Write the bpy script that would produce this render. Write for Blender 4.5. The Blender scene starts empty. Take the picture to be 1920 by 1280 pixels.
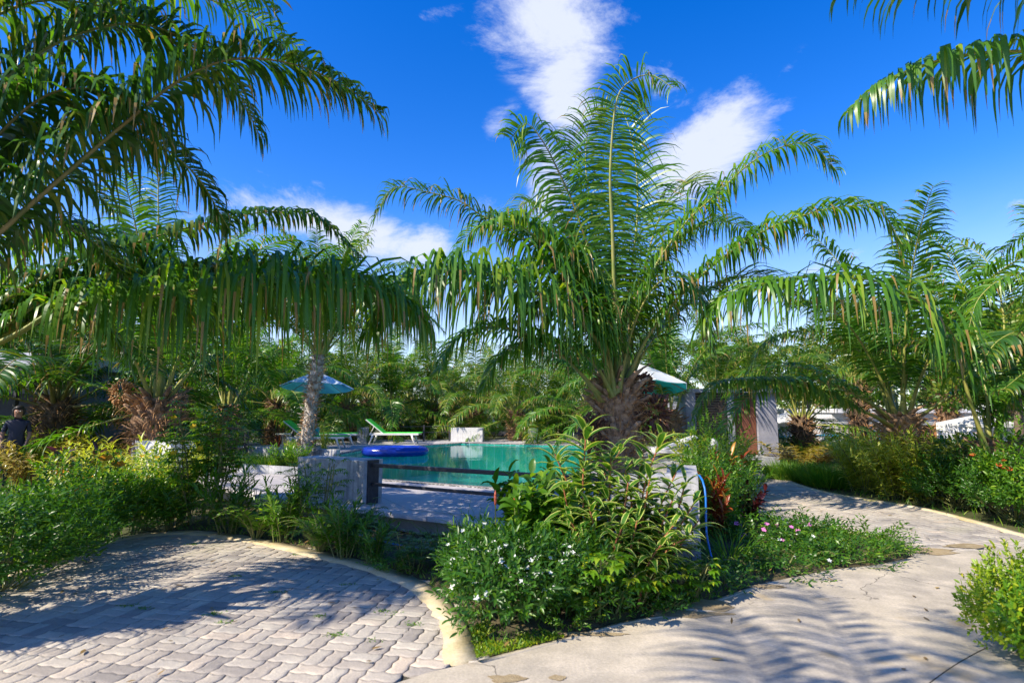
import bpy, bmesh, math, random
import numpy as np
from mathutils import Vector, Matrix
from mathutils.geometry import tessellate_polygon

# ------------------------------------------------------------------ camera, sky, sun, exposure
C = bpy.context.scene.collection
R = math.radians
FPX = 1067.0
PITCH = math.atan(128.0 / FPX)
CAMZ = 1.5
cam = bpy.data.cameras.new('camera'); camo = bpy.data.objects.new('camera', cam); C.objects.link(camo)
cam.sensor_width = 36.0; cam.lens = FPX / 1920 * 36.0
cam.clip_start = 0.05; cam.clip_end = 3000
camo.location = (0, 0, CAMZ); camo.rotation_euler = (R(90) + PITCH, 0, 0)
bpy.context.scene.camera = camo
cam.dof.use_dof = True; cam.dof.focus_distance = 9.0; cam.dof.aperture_fstop = 2.2

SUN_DIR = Vector((-0.64, -0.38, 0.66)).normalized()
sc = bpy.context.scene
sc.view_settings.view_transform = 'Standard'; sc.view_settings.look = 'None'
sc.view_settings.exposure = 0.82; sc.view_settings.gamma = 1.0
sc.cycles.max_bounces = 6; sc.cycles.diffuse_bounces = 3; sc.cycles.glossy_bounces = 3
sc.cycles.transmission_bounces = 4; sc.cycles.transparent_max_bounces = 8
sl = bpy.data.lights.new('sun', 'SUN'); so = bpy.data.objects.new('sun', sl); C.objects.link(so)
sl.energy = 4.6; sl.angle = R(0.5); sl.color = (1.0, 0.90, 0.74)
so.rotation_euler = (-SUN_DIR).to_track_quat('-Z', 'Y').to_euler(); so.location = (0, 0, 30)

def ray(px, py):
    x = (px - 960) / FPX; y = (640 - py) / FPX
    c, s = math.cos(PITCH), math.sin(PITCH)
    return Vector((x, c - y * s, s + y * c))
def G(px, py, z=0.0):
    d = ray(px, py); t = (z - CAMZ) / d.z
    return Vector((d.x * t, d.y * t, z))
def A(px, py, D):
    d = ray(px, py); t = D / d.y
    return Vector((d.x * t, D, CAMZ + d.z * t))

def sky_world():
    w = bpy.data.worlds.new('World'); sc.world = w; w.use_nodes = True
    nt = w.node_tree; N = nt.nodes; L = nt.links; N.clear()
    def n(t, **k):
        o = N.new(t)
        for a, b in k.items(): setattr(o, a, b)
        return o
    def M(op, a, b=None, c=None):
        m = n('ShaderNodeMath', operation=op)
        for i, v in enumerate((a, b, c)):
            if v is None: continue
            if hasattr(v, 'links'): L.new(v, m.inputs[i])
            else: m.inputs[i].default_value = v
        return m.outputs[0]
    sky = n('ShaderNodeTexSky', sky_type='NISHITA', sun_disc=False)
    sky.sun_elevation = math.asin(SUN_DIR.z); sky.sun_rotation = math.atan2(SUN_DIR.x, SUN_DIR.y) % (2 * math.pi)
    sky.altitude = 0; sky.air_density = 1.0; sky.dust_density = 0.3; sky.ozone_density = 3.0
    hs = n('ShaderNodeHueSaturation'); hs.inputs['Saturation'].default_value = 1.42; hs.inputs['Value'].default_value = 1.12
    hs.inputs['Hue'].default_value = 0.518
    L.new(sky.outputs[0], hs.inputs['Color'])
    tc = n('ShaderNodeTexCoord'); sep = n('ShaderNodeSeparateXYZ'); L.new(tc.outputs['Generated'], sep.inputs[0])
    az = M('ARCTAN2', sep.outputs[0], sep.outputs[1]); el = M('ARCSINE', sep.outputs[2])
    comb = n('ShaderNodeCombineXYZ'); L.new(az, comb.inputs[0]); L.new(el, comb.inputs[1])
    def cloud(px, py, rx, ry, ang, gain):
        d = ray(px, py).normalized()
        mp = n('ShaderNodeMapping', vector_type='TEXTURE')
        mp.inputs['Location'].default_value = (math.atan2(d.x, d.y), math.asin(d.z), 0)
        mp.inputs['Rotation'].default_value = (0, 0, R(ang)); mp.inputs['Scale'].default_value = (rx / FPX, ry / FPX, 1)
        L.new(comb.outputs[0], mp.inputs[0])
        ln = n('ShaderNodeVectorMath', operation='LENGTH'); L.new(mp.outputs[0], ln.inputs[0])
        mr = n('ShaderNodeMapRange', interpolation_type='SMOOTHSTEP'); L.new(ln.outputs['Value'], mr.inputs[0])
        mr.inputs[1].default_value = 1.0; mr.inputs[2].default_value = 0.0; mr.inputs[3].default_value = 0; mr.inputs[4].default_value = gain
        return mr.outputs[0]
    cl = [(1030, 30, 260, 150, -12, 1.6), (1060, 170, 120, 190, 10, 1.35), (935, 240, 95, 50, 35, .85), (1230, 160, 110, 75, -30, .85),
          (1020, 350, 85, 190, 5, 1.3), (1330, 285, 220, 110, 32, 1.45), (1430, 225, 120, 45, 25, .85), (1270, 330, 130, 70, 0, .9),
          (640, 430, 300, 95, -12, 1.7), (780, 465, 190, 70, -5, 1.6), (450, 420, 180, 55, 0, .75), (840, 20, 130, 30, 10, .6), (600, 350, 90, 25, -25, .6),
          (1890, 470, 110, 32, 3, .85), (1905, 382, 55, 18, 0, .8), (1470, 135, 70, 25, 35, .6), (1540, 500, 200, 30, 12, .7), (915, 385, 80, 35, 0, .7)]
    tot = None
    for c in cl:
        v = cloud(*c); tot = v if tot is None else M('MAXIMUM', tot, v)
    no = n('ShaderNodeTexNoise'); no.inputs['Scale'].default_value = 5.0; no.inputs['Detail'].default_value = 14; no.inputs['Roughness'].default_value = 0.70
    no.inputs['Distortion'].default_value = 0.35
    mp = n('ShaderNodeMapping'); mp.inputs['Scale'].default_value = (1, 1, 2.0); mp.inputs['Rotation'].default_value = (0, R(-22), 0)
    L.new(tc.outputs['Generated'], mp.inputs[0]); L.new(mp.outputs[0], no.inputs[0])
    nn = M('MULTIPLY_ADD', no.outputs[0], 3.6, -2.15)
    gate = n('ShaderNodeMapRange', interpolation_type='SMOOTHSTEP'); L.new(tot, gate.inputs[0]); gate.inputs[1].default_value = 0.0; gate.inputs[2].default_value = 0.35
    den = M('MULTIPLY', M('ADD', tot, nn), gate.outputs[0])
    mr = n('ShaderNodeMapRange', interpolation_type='SMOOTHSTEP'); L.new(den, mr.inputs[0])
    mr.inputs[1].default_value = 0.0; mr.inputs[2].default_value = 1.12; mr.inputs[3].default_value = 0; mr.inputs[4].default_value = 0.93
    # pale band of distant cloud low over the horizon
    hz = n('ShaderNodeMapRange', interpolation_type='SMOOTHSTEP'); L.new(el, hz.inputs[0])
    hz.inputs[1].default_value = 0.36; hz.inputs[2].default_value = 0.02; hz.inputs[3].default_value = 0; hz.inputs[4].default_value = 0.75
    hz2 = M('MULTIPLY', hz.outputs[0], M('MULTIPLY_ADD', no.outputs[0], 0.9, 0.35))
    fac = M('MAXIMUM', mr.outputs[0], hz2)
    mix = n('ShaderNodeMix', data_type='RGBA'); L.new(fac, mix.inputs[0]); L.new(hs.outputs[0], mix.inputs[6])
    mix.inputs[7].default_value = (3.5, 3.75, 4.5, 1)
    bg = n('ShaderNodeBackground'); bg.inputs[1].default_value = 0.14; L.new(mix.outputs[2], bg.inputs[0])
    out = n('ShaderNodeOutputWorld'); L.new(bg.outputs[0], out.inputs[0])
sky_world()

# ------------------------------------------------------------------ helpers
rng = np.random.default_rng(7)
def nrm(a): return a / (np.linalg.norm(a, axis=-1, keepdims=True) + 1e-9)

def mesh_np(name, parts, mats, smooth=False):
    """parts: list of (verts Nx3, quads Mx4, uv M*4x2, var M*4x2 or None, material index)"""
    V = []; Q = []; U = []; W = []; MI = []; off = 0
    for v, q, uv, var, mi in parts:
        if len(q) == 0: continue
        V.append(v); Q.append(q + off); off += len(v)
        U.append(uv if uv is not None else np.zeros((len(q) * 4, 2)))
        W.append(var if var is not None else np.full((len(q) * 4, 2), .5))
        MI.append(np.full(len(q), mi, dtype=np.int32))
    V = np.concatenate(V).astype(np.float32); Q = np.concatenate(Q).astype(np.int32)
    me = bpy.data.meshes.new(name)
    me.vertices.add(len(V)); me.vertices.foreach_set('co', V.ravel())
    me.loops.add(Q.size); me.loops.foreach_set('vertex_index', Q.ravel())
    me.polygons.add(len(Q)); me.polygons.foreach_set('loop_start', np.arange(0, Q.size, 4, dtype=np.int32))
    me.update(calc_edges=True)
    me.polygons.foreach_set('material_index', np.concatenate(MI))
    if smooth: me.polygons.foreach_set('use_smooth', np.ones(len(Q), dtype=bool))
    a = me.uv_layers.new(name='UVMap'); a.data.foreach_set('uv', np.concatenate(U).astype(np.float32).ravel())
    b = me.uv_layers.new(name='var'); b.data.foreach_set('uv', np.concatenate(W).astype(np.float32).ravel())
    for m in mats: me.materials.append(m)
    return me

def strips(P, D, W, Lg, wid, droop, nseg=4, prof=None, nx=1, fold=0.0, kink=0.0, rg=None, mi=0, var=None, up=None):
    """vectorised leaves: P base, D direction, W width direction, per-leaf length and width"""
    rg = rg or rng
    n = len(P); P = P.copy(); D = nrm(D); W = nrm(W - (W * D).sum(-1, keepdims=True) * D)
    prof = prof or [0.35, 1.0, 0.9, 0.6, 0.06]
    nseg = len(prof) - 1
    rows = []; t = 0
    step = (Lg / nseg)[:, None]
    kk = np.where(rg.random(n) < kink, rg.integers(1, nseg, n), -1)
    g = np.array([0, 0, -1.0])
    droop = np.broadcast_to(np.asarray(droop, dtype=float), (n,))
    for k in range(nseg + 1):
        Wd = nrm(W - (W * D).sum(-1, keepdims=True) * D)
        hw = (wid * 0.5 * prof[k])[:, None]
        if nx == 1: rows.append(np.stack([P - Wd * hw, P + Wd * hw], 1))
        else:
            Nn = np.cross(Wd, D); Nn = Nn * np.sign(Nn[:, 2:3] + 1e-6)
            rows.append(np.stack([P - Wd * hw + Nn * hw * fold, P, P + Wd * hw + Nn * hw * fold], 1))
        if k < nseg:
            P = P + D * step
            add = droop * (0.35 + k * 0.55)
            add = np.where(kk == k, add + 1.8, add)
            D = nrm(D + g * add[:, None])
    V = np.stack(rows, 1)                     # n, nseg+1, nx+1, 3
    m = nx + 1; per = (nseg + 1) * m
    q = []
    for k in range(nseg):
        for j in range(nx):
            a = k * m + j; q.append([a, a + 1, a + m + 1, a + m])
    q = np.array(q); Q = (q[None] + (np.arange(n) * per)[:, None, None]).reshape(-1, 4)
    uv1 = []
    for k in range(nseg):
        for j in range(nx):
            uv1 += [[j / nx, k / nseg], [(j + 1) / nx, k / nseg], [(j + 1) / nx, (k + 1) / nseg], [j / nx, (k + 1) / nseg]]
    UV = np.tile(np.array(uv1), (n, 1))
    vr = rg.random((n, 2)) if var is None else var
    VR = np.repeat(vr, nseg * nx * 4, axis=0)
    return (V.reshape(-1, 3), Q, UV, VR, mi)

def tube_np(pts, rad, ns=6, mi=0, flat=1.0, side=None, var=None):
    pts = np.asarray(pts, float); rad = np.broadcast_to(np.asarray(rad, float), (len(pts),))
    T = nrm(np.gradient(pts, axis=0))
    ref = np.array([0, 0, 1.0]) if side is None else np.asarray(side, float)
    if side is None and abs(nrm(pts[-1] - pts[0])[2]) > .9: ref = np.array([1.0, 0, 0])
    S = nrm(ref - (T @ ref)[:, None] * T); B = np.cross(T, S)
    a = np.linspace(0, 2 * np.pi, ns, endpoint=False)
    V = pts[:, None] + rad[:, None, None] * (np.cos(a)[None, :, None] * S[:, None] + flat * np.sin(a)[None, :, None] * B[:, None])
    Q = []
    for k in range(len(pts) - 1):
        for j in range(ns):
            j2 = (j + 1) % ns; Q.append([k * ns + j, k * ns + j2, (k + 1) * ns + j2, (k + 1) * ns + j])
    # end caps as quads folded on themselves are avoided: ends taper or sit inside other geometry
    Q = np.array(Q)
    uv = np.tile(np.array([[0, 0], [1, 0], [1, 1], [0, 1.]]), (len(Q), 1))
    return (V.reshape(-1, 3), Q, uv, np.full((len(Q) * 4, 2), .5 if var is None else var), mi)

def catmull(ctrl, n):
    P = np.asarray(ctrl, float); P = np.vstack([2 * P[0] - P[1], P, 2 * P[-1] - P[-2]])
    out = []; m = len(P) - 3
    for i in range(m):
        p0, p1, p2, p3 = P[i:i + 4]
        for t in np.linspace(0, 1, 12, endpoint=(i == m - 1)):
            out.append(.5 * ((2 * p1) + (-p0 + p2) * t + (2 * p0 - 5 * p1 + 4 * p2 - p3) * t * t + (-p0 + 3 * p1 - 3 * p2 + p3) * t ** 3))
    out = np.array(out); d = np.r_[0, np.cumsum(np.linalg.norm(np.diff(out, axis=0), axis=1))]
    s = np.linspace(0, d[-1], n)
    return np.stack([np.interp(s, d, out[:, k]) for k in range(3)], 1), d[-1]

def obj(name, me, parent=None, loc=None, rot=None, scale=None):
    o = bpy.data.objects.new(name, me); C.objects.link(o)
    if parent is not None: o.parent = parent
    if loc is not None: o.location = loc
    if rot is not None: o.rotation_euler = rot
    if scale is not None: o.scale = scale
    return o
def tag(o, label=None, cat=None, group=None, kind=None):
    if label: o['label'] = label
    if cat: o['category'] = cat
    if group: o['group'] = group
    if kind: o['kind'] = kind
    return o
def thing(name, label, cat, loc=(0, 0, 0), rz=0.0, group=None):
    return tag(obj(name, None, None, loc, (0, 0, rz)), label, cat, group)
def copy_tree(o, parent=None):
    c = o.copy(); C.objects.link(c)
    if parent is not None: c.parent = parent
    for ch in list(o.children): copy_tree(ch, c)
    return c

class MB:
    """collects shapes into one bmesh"""
    def __init__(s): s.bm = bmesh.new(); s.mi = 0
    def face(s, pts):
        f = s.bm.faces.new([s.bm.verts.new(p) for p in pts]); f.material_index = s.mi; return f
    def box(s, c, size, rz=0, bev=0.0, rx=0, ry=0):
        r = bmesh.ops.create_cube(s.bm, size=1.0)
        M = Matrix.Translation(c) @ Matrix.Rotation(rz, 4, 'Z') @ Matrix.Rotation(ry, 4, 'Y') @ Matrix.Rotation(rx, 4, 'X') @ Matrix.Diagonal((size[0], size[1], size[2], 1))
        bmesh.ops.transform(s.bm, matrix=M, verts=r['verts'])
        fs = {f for v in r['verts'] for f in v.link_faces}
        for f in fs: f.material_index = s.mi
        if bev > 0:
            es = list({e for v in r['verts'] for e in v.link_edges})
            o = bmesh.ops.bevel(s.bm, geom=es, offset=bev, segments=2, affect='EDGES', profile=.6)
            for f in o['faces']: f.material_index = s.mi
        return s
    def prism(s, poly, z0, z1):
        n = len(poly)
        a = [s.bm.verts.new((p[0], p[1], z0)) for p in poly]; b = [s.bm.verts.new((p[0], p[1], z1)) for p in poly]
        fs = [s.bm.faces.new(b), s.bm.faces.new(a[::-1])]
        for i in range(n):
            j = (i + 1) % n; fs.append(s.bm.faces.new((a[i], a[j], b[j], b[i])))
        for f in fs: f.material_index = s.mi
        return s
    def tube(s, pts, r, ns=8, cap=True):
        pts = np.asarray(pts, float); rad = np.broadcast_to(np.asarray(r, float), (len(pts),))
        v, q, *_ = tube_np(pts, rad, ns)
        vs = [s.bm.verts.new(x) for x in v]
        for f in q: s.bm.faces.new([vs[i] for i in f]).material_index = s.mi
        if cap:
            s.bm.faces.new(vs[:ns][::-1]).material_index = s.mi; s.bm.faces.new(vs[-ns:]).material_index = s.mi
        return s
    def lathe(s, prof, ns=24, c=(0, 0, 0)):
        rows = []
        for r, z in prof:
            rows.append([s.bm.verts.new((c[0] + r * math.cos(2 * math.pi * k / ns), c[1] + r * math.sin(2 * math.pi * k / ns), c[2] + z)) for k in range(ns)])
        for a, b in zip(rows, rows[1:]):
            for k in range(ns):
                j = (k + 1) % ns; s.bm.faces.new((a[k], a[j], b[j], b[k])).material_index = s.mi
        return s
    def mesh(s, name, mats, smooth=False):
        me = bpy.data.meshes.new(name)
        bmesh.ops.recalc_face_normals(s.bm, faces=s.bm.faces)
        s.bm.to_mesh(me); s.bm.free()
        for m in (mats if isinstance(mats, (list, tuple)) else [mats]): me.materials.append(m)
        if smooth: me.polygons.foreach_set('use_smooth', np.ones(len(me.polygons), dtype=bool))
        return me
    def build(s, name, mats, parent=None, smooth=False, **k):
        return obj(name, s.mesh(name, mats, smooth), parent, **k)

# ------------------------------------------------------------------ materials
def newmat(name):
    m = bpy.data.materials.new(name); m.use_nodes = True; nt = m.node_tree; nt.nodes.clear()
    return m, nt
def leaf_mat(name, ca, cb, cc=None, edge=None, mid=None, trans=0.35, rough=0.42, tcol=None, ew=0.62, spec=0.5, dry=None):
    m, nt = newmat(name); N = nt.nodes; L = nt.links
    uv = N.new('ShaderNodeUVMap'); uv.uv_map = 'var'; sp = N.new('ShaderNodeSeparateXYZ'); L.new(uv.outputs[0], sp.inputs[0])
    cr = N.new('ShaderNodeValToRGB'); L.new(sp.outputs[0], cr.inputs[0])
    e = cr.color_ramp.elements; e[0].color = (*ca, 1); e[1].color = (*cb, 1); e[1].position = .8 if cc else 1
    if cc: x = e.new(1.0); x.color = (*cc, 1)
    col = cr.outputs[0]
    uv0 = N.new('ShaderNodeUVMap'); uv0.uv_map = 'UVMap'; s0 = N.new('ShaderNodeSeparateXYZ'); L.new(uv0.outputs[0], s0.inputs[0])
    def mth(op, a, b=None):
        k = N.new('ShaderNodeMath'); k.operation = op
        for i, v in enumerate((a, b)):
            if v is None: continue
            if hasattr(v, 'links'): L.new(v, k.inputs[i])
            else: k.inputs[i].default_value = v
        return k.outputs[0]
    if edge or mid:
        ab = mth('ABSOLUTE', mth('SUBTRACT', s0.outputs[0], .5)); ab = mth('MULTIPLY', ab, 2.0)
        mx = N.new('ShaderNodeMix'); mx.data_type = 'RGBA'
        L.new(mth('GREATER_THAN', ab, ew) if edge else mth('LESS_THAN', ab, ew), mx.inputs[0]); L.new(col, mx.inputs[6]); mx.inputs[7].default_value = (*(edge or mid), 1); col = mx.outputs[2]
    if dry:      # withered tips on some leaves
        mx = N.new('ShaderNodeMix'); mx.data_type = 'RGBA'
        f = mth('MULTIPLY', mth('GREATER_THAN', sp.outputs[1], .8), mth('GREATER_THAN', s0.outputs[1], .7))
        L.new(f, mx.inputs[0]); L.new(col, mx.inputs[6]); mx.inputs[7].default_value = (*dry, 1); col = mx.outputs[2]
    b = N.new('ShaderNodeBsdfPrincipled'); L.new(col, b.inputs['Base Color']); b.inputs['Roughness'].default_value = rough
    b.inputs['Specular IOR Level'].default_value = spec
    t = N.new('ShaderNodeBsdfTranslucent')
    mu = N.new('ShaderNodeMix'); mu.data_type = 'RGBA'; mu.blend_type = 'MULTIPLY'; mu.inputs[0].default_value = 1; L.new(col, mu.inputs[6]); mu.inputs[7].default_value = (*(tcol or (1.9, 1.9, .6)), 1)
    mu.clamp_result = False
    L.new(mu.outputs[2], t.inputs[0])
    ms = N.new('ShaderNodeMixShader'); ms.inputs[0].default_value = trans; L.new(b.outputs[0], ms.inputs[1]); L.new(t.outputs[0], ms.inputs[2])
    o = N.new('ShaderNodeOutputMaterial'); L.new(ms.outputs[0], o.inputs[0])
    return m
def solid(name, c1, c2=None, scale=8.0, rough=.6, bump=0.0, bscale=None, metal=0.0, detail=6, spec=.5, coord='Object', stretch=(1, 1, 1), contrast=(.35, .65)):
    m, nt = newmat(name); N = nt.nodes; L = nt.links
    b = N.new('ShaderNodeBsdfPrincipled'); b.inputs['Roughness'].default_value = rough; b.inputs['Metallic'].default_value = metal
    b.inputs['Specular IOR Level'].default_value = spec
    tc = N.new('ShaderNodeTexCoord'); mp = N.new('ShaderNodeMapping'); mp.inputs['Scale'].default_value = stretch
    L.new(tc.outputs[coord], mp.inputs[0])
    if c2:
        no = N.new('ShaderNodeTexNoise'); no.inputs['Scale'].default_value = scale; no.inputs['Detail'].default_value = detail; no.inputs['Roughness'].default_value = .6
        L.new(mp.outputs[0], no.inputs[0])
        cr = N.new('ShaderNodeValToRGB'); L.new(no.outputs[0], cr.inputs[0]); e = cr.color_ramp.elements
        e[0].color = (*c1, 1); e[1].color = (*c2, 1); e[0].position = contrast[0]; e[1].position = contrast[1]
        L.new(cr.outputs[0], b.inputs['Base Color'])
    else: b.inputs['Base Color'].default_value = (*c1, 1)
    if bump:
        n2 = N.new('ShaderNodeTexNoise'); n2.inputs['Scale'].default_value = bscale or scale * 3; n2.inputs['Detail'].default_value = 8
        L.new(mp.outputs[0], n2.inputs[0]); bp = N.new('ShaderNodeBump'); bp.inputs['Strength'].default_value = bump; bp.inputs['Distance'].default_value = .02
        L.new(n2.outputs[0], bp.inputs['Height']); L.new(bp.outputs[0], b.inputs['Normal'])
    o = N.new('ShaderNodeOutputMaterial'); L.new(b.outputs[0], o.inputs[0])
    return m

def layered_ground(name, base, dark, light, stain=None, scales=(0.7, 3.0, 40.0), rough=.85, bump=.35, crack=False, joints=None, varuv=False, streak=0):
    """weathered mineral surface: large blotches, mid mottling, fine grain, optional stains, cracks, tile joints"""
    m, nt = newmat(name); N = nt.nodes; L = nt.links
    tc = N.new('ShaderNodeTexCoord')
    def noise(s, d=6, r=.6):
        n = N.new('ShaderNodeTexNoise'); n.inputs['Scale'].default_value = s; n.inputs['Detail'].default_value = d; n.inputs['Roughness'].default_value = r
        L.new(tc.outputs['Object'], n.inputs[0]); return n.outputs[0]
    def mixc(f, a, b, bt='MIX'):
        x = N.new('ShaderNodeMix'); x.data_type = 'RGBA'; x.blend_type = bt
        for i, v in ((0, f), (6, a), (7, b)):
            if hasattr(v, 'links'): L.new(v, x.inputs[i])
            else: x.inputs[i].default_value = v if i == 0 else (*v, 1)
        return x.outputs[2]
    def ramp(v, lo, hi):
        r = N.new('ShaderNodeMapRange'); L.new(v, r.inputs[0]); r.inputs[1].default_value = lo; r.inputs[2].default_value = hi; return r.outputs[0]
    big, mid, fine = noise(scales[0]), noise(scales[1]), noise(scales[2], 4, .7)
    col = mixc(ramp(big, .38, .62), base, dark); col = mixc(ramp(mid, .45, .75), col, light)
    if streak:
        ms_ = N.new('ShaderNodeMapping'); ms_.inputs['Scale'].default_value = (14, 14, .9); L.new(tc.outputs['Object'], ms_.inputs[0]); ns_ = N.new('ShaderNodeTexNoise'); ns_.inputs['Scale'].default_value = 1.0; ns_.inputs['Detail'].default_value = 5; L.new(ms_.outputs[0], ns_.inputs[0])
        k_ = N.new('ShaderNodeMath'); k_.operation = 'MULTIPLY'; L.new(ramp(ns_.outputs[0], .50, .72), k_.inputs[0]); k_.inputs[1].default_value = streak; col = mixc(k_.outputs[0], col, tuple(.55 * c for c in dark))
    g = N.new('ShaderNodeMapRange'); L.new(fine, g.inputs[0]); g.inputs[1].default_value = .25; g.inputs[2].default_value = .75; g.inputs[3].default_value = .78; g.inputs[4].default_value = 1.15
    cg = N.new('ShaderNodeCombineColor'); [L.new(g.outputs[0], cg.inputs[i]) for i in range(3)]
    col = mixc(1.0, col, cg.outputs[0], 'MULTIPLY')
    if varuv:
        uv = N.new('ShaderNodeUVMap'); uv.uv_map = 'var'; sp = N.new('ShaderNodeSeparateXYZ'); L.new(uv.outputs[0], sp.inputs[0])
        cr = N.new('ShaderNodeValToRGB'); L.new(sp.outputs[0], cr.inputs[0]); e = cr.color_ramp.elements
        e[0].color = (.62, .61, .64, 1); e[1].color = (1.16, 1.06, .98, 1); x = e.new(.25); x.color = (.90, .86, .84, 1); x = e.new(.85); x.color = (1.0, .99, .98, 1)
        col = mixc(1.0, col, cr.outputs[0], 'MULTIPLY')
    if stain: col = mixc(ramp(noise(1.3, 3), .60, .70), col, stain)
    h = fine
    if crack:
        vo = N.new('ShaderNodeTexVoronoi'); vo.feature = 'DISTANCE_TO_EDGE'; vo.inputs['Scale'].default_value = 0.55
        n3 = N.new('ShaderNodeTexNoise'); n3.inputs['Scale'].default_value = 2.5; n3.inputs['Detail'].default_value = 5; L.new(tc.outputs['Object'], n3.inputs[0])
        va = N.new('ShaderNodeVectorMath'); va.operation = 'MULTIPLY_ADD'; L.new(n3.outputs['Color'], va.inputs[0]); va.inputs[1].default_value = (.5, .5, .5); L.new(tc.outputs['Object'], va.inputs[2])
        L.new(va.outputs[0], vo.inputs['Vector'])
        f = ramp(vo.outputs[0], .004, .0008)
        mk = N.new('ShaderNodeMath'); mk.operation = 'MULTIPLY'; L.new(f, mk.inputs[0]); L.new(ramp(noise(.45, 2), .52, .56), mk.inputs[1]); f = mk.outputs[0]
        col = mixc(f, col, tuple(.35 * c for c in dark))
    if joints:
        br = N.new('ShaderNodeTexBrick'); br.offset = 0.0; br.inputs['Scale'].default_value = 1.0; br.inputs['Mortar Size'].default_value = joints[2]
        br.inputs['Brick Width'].default_value = joints[0]; br.inputs['Row Height'].default_value = joints[1]
        mp = N.new('ShaderNodeMapping'); mp.inputs['Rotation'].default_value = (0, 0, R(joints[3])); L.new(tc.outputs['Object'], mp.inputs[0]); L.new(mp.outputs[0], br.inputs[0])
        col = mixc(br.outputs['Fac'], col, joints[4])
    b = N.new('ShaderNodeBsdfPrincipled'); L.new(col, b.inputs['Base Color']); b.inputs['Roughness'].default_value = rough
    b.inputs['Specular IOR Level'].default_value = .3
    bp = N.new('ShaderNodeBump'); bp.inputs['Strength'].default_value = bump; bp.inputs['Distance'].default_value = .01
    a = N.new('ShaderNodeMath'); a.operation = 'ADD'; L.new(fine, a.inputs[0]); L.new(mid, a.inputs[1]); L.new(a.outputs[0], bp.inputs['Height']); L.new(bp.outputs[0], b.inputs['Normal'])
    o = N.new('ShaderNodeOutputMaterial'); L.new(b.outputs[0], o.inputs[0])
    return m

M_ = {}
M_['frond'] = leaf_mat('palm_leaflet', (.048, .145, .012), (.095, .23, .015), (.24, .33, .025), trans=.36, rough=.36, spec=.5, dry=(.30, .20, .06))
M_['frond_far'] = leaf_mat('palm_leaflet_light', (.05, .13, .012), (.11, .21, .014), (.28, .29, .025), trans=.36, rough=.4, spec=.45, dry=(.36, .24, .06))
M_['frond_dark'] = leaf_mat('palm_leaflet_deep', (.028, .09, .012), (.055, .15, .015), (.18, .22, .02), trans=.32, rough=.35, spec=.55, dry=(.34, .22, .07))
M_['rachis'] = solid('palm_rachis', (.20, .26, .045), (.34, .30, .08), scale=6, rough=.5)
M_['rachis_dark'] = solid('palm_rachis_brown', (.12, .13, .03), (.26, .20, .07), scale=6, rough=.55)
M_['bark'] = solid('palm_bark', (.10, .055, .030), (.36, .22, .13), scale=9, rough=.9, bump=.8, bscale=30, contrast=(.3, .7))
M_['bark_light'] = solid('palm_bark_light', (.16, .09, .05), (.52, .34, .21), scale=9, rough=.9, bump=.8, bscale=30, contrast=(.3, .65))
M_['bark_dark'] = solid('palm_bark_dark', (.045, .03, .02), (.17, .105, .06), scale=9, rough=.9, bump=.8, bscale=30)
M_['bark_grey'] = solid('palm_bark_grey', (.16, .13, .10), (.66, .60, .52), scale=11, rough=.9, bump=.8, bscale=30)
M_['fruit'] = solid('palm_fruit', (.05, .018, .012), (.16, .06, .03), scale=20, rough=.5, bump=.3)
M_['dryfib'] = solid('dry_fibre', (.30, .15, .06), (.55, .30, .13), scale=20, rough=.9)

# ------------------------------------------------------------------ palm parts
def frond_geo(ctrl, side=None, Lf=.8, n=80, w=.038, droop=.5, start=.18, rr=.035, lift=.25, kink=.25, seed=1, fwd=(.2, .62), lsd=.15, mess=0.0):
    rg = np.random.default_rng(seed)
    droop = droop * .80; n = int(n * 1.3)
    S, length = catmull(ctrl, 48); T = nrm(np.gradient(S, axis=0))
    if side is None:
        h = S[-1] - S[0]; h[2] = 0; side = np.cross(nrm(h), [0, 0, 1.0])
    side = np.asarray(side, float)
    tt = np.linspace(0, 1, 48)
    rad = rr * (1 - .86 * tt) * (1 + 1.6 * np.exp(-tt * 16))
    rach = tube_np(S, rad, 5, 1, side=side, flat=.7)
    parts = [rach]
    t0 = np.linspace(start, .995, n); 
    for s in (-1, 1):
        t = np.clip(t0 + rg.normal(0, .25 / n, n), 0, .999)
        P = np.stack([np.interp(t, tt, S[:, k]) for k in range(3)], 1); Tn = nrm(np.stack([np.interp(t, tt, T[:, k]) for k in range(3)], 1))
        Sd = nrm(side - (Tn @ side)[:, None] * Tn); Nn = np.cross(Sd, Tn); Nn *= np.sign((Nn[:, 2].mean()) + 1e-6)
        u = (t - start) / (1 - start)
        env = np.sin(np.pi * (.13 + .78 * u)) ** .75; env = env * (1 - .15 * u)
        fa = fwd[0] + (fwd[1] - fwd[0]) * u + rg.normal(0, .09 + .14 * mess, n)
        lf = rg.normal(lift, lsd, n) * (1 - .4 * u)
        D = Sd * s * np.cos(fa)[:, None] + Tn * np.sin(fa)[:, None] + Nn * lf[:, None]
        Wd = Tn + Nn * rg.normal(0, .45, n)[:, None] + Sd * rg.normal(0, .2, n)[:, None]
        parts.append(strips(P, D, Wd, Lf * env * rg.uniform(.72 - .27 * mess, 1.12, n), w * (.55 + .45 * env) * rg.uniform(.8, 1.15, n), droop * rg.uniform(.6 - .4 * mess, 1.4, n),
                            prof=[.35, 1, .95, .8, .5, .05], kink=kink, rg=rg, mi=0))
    return parts

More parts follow.
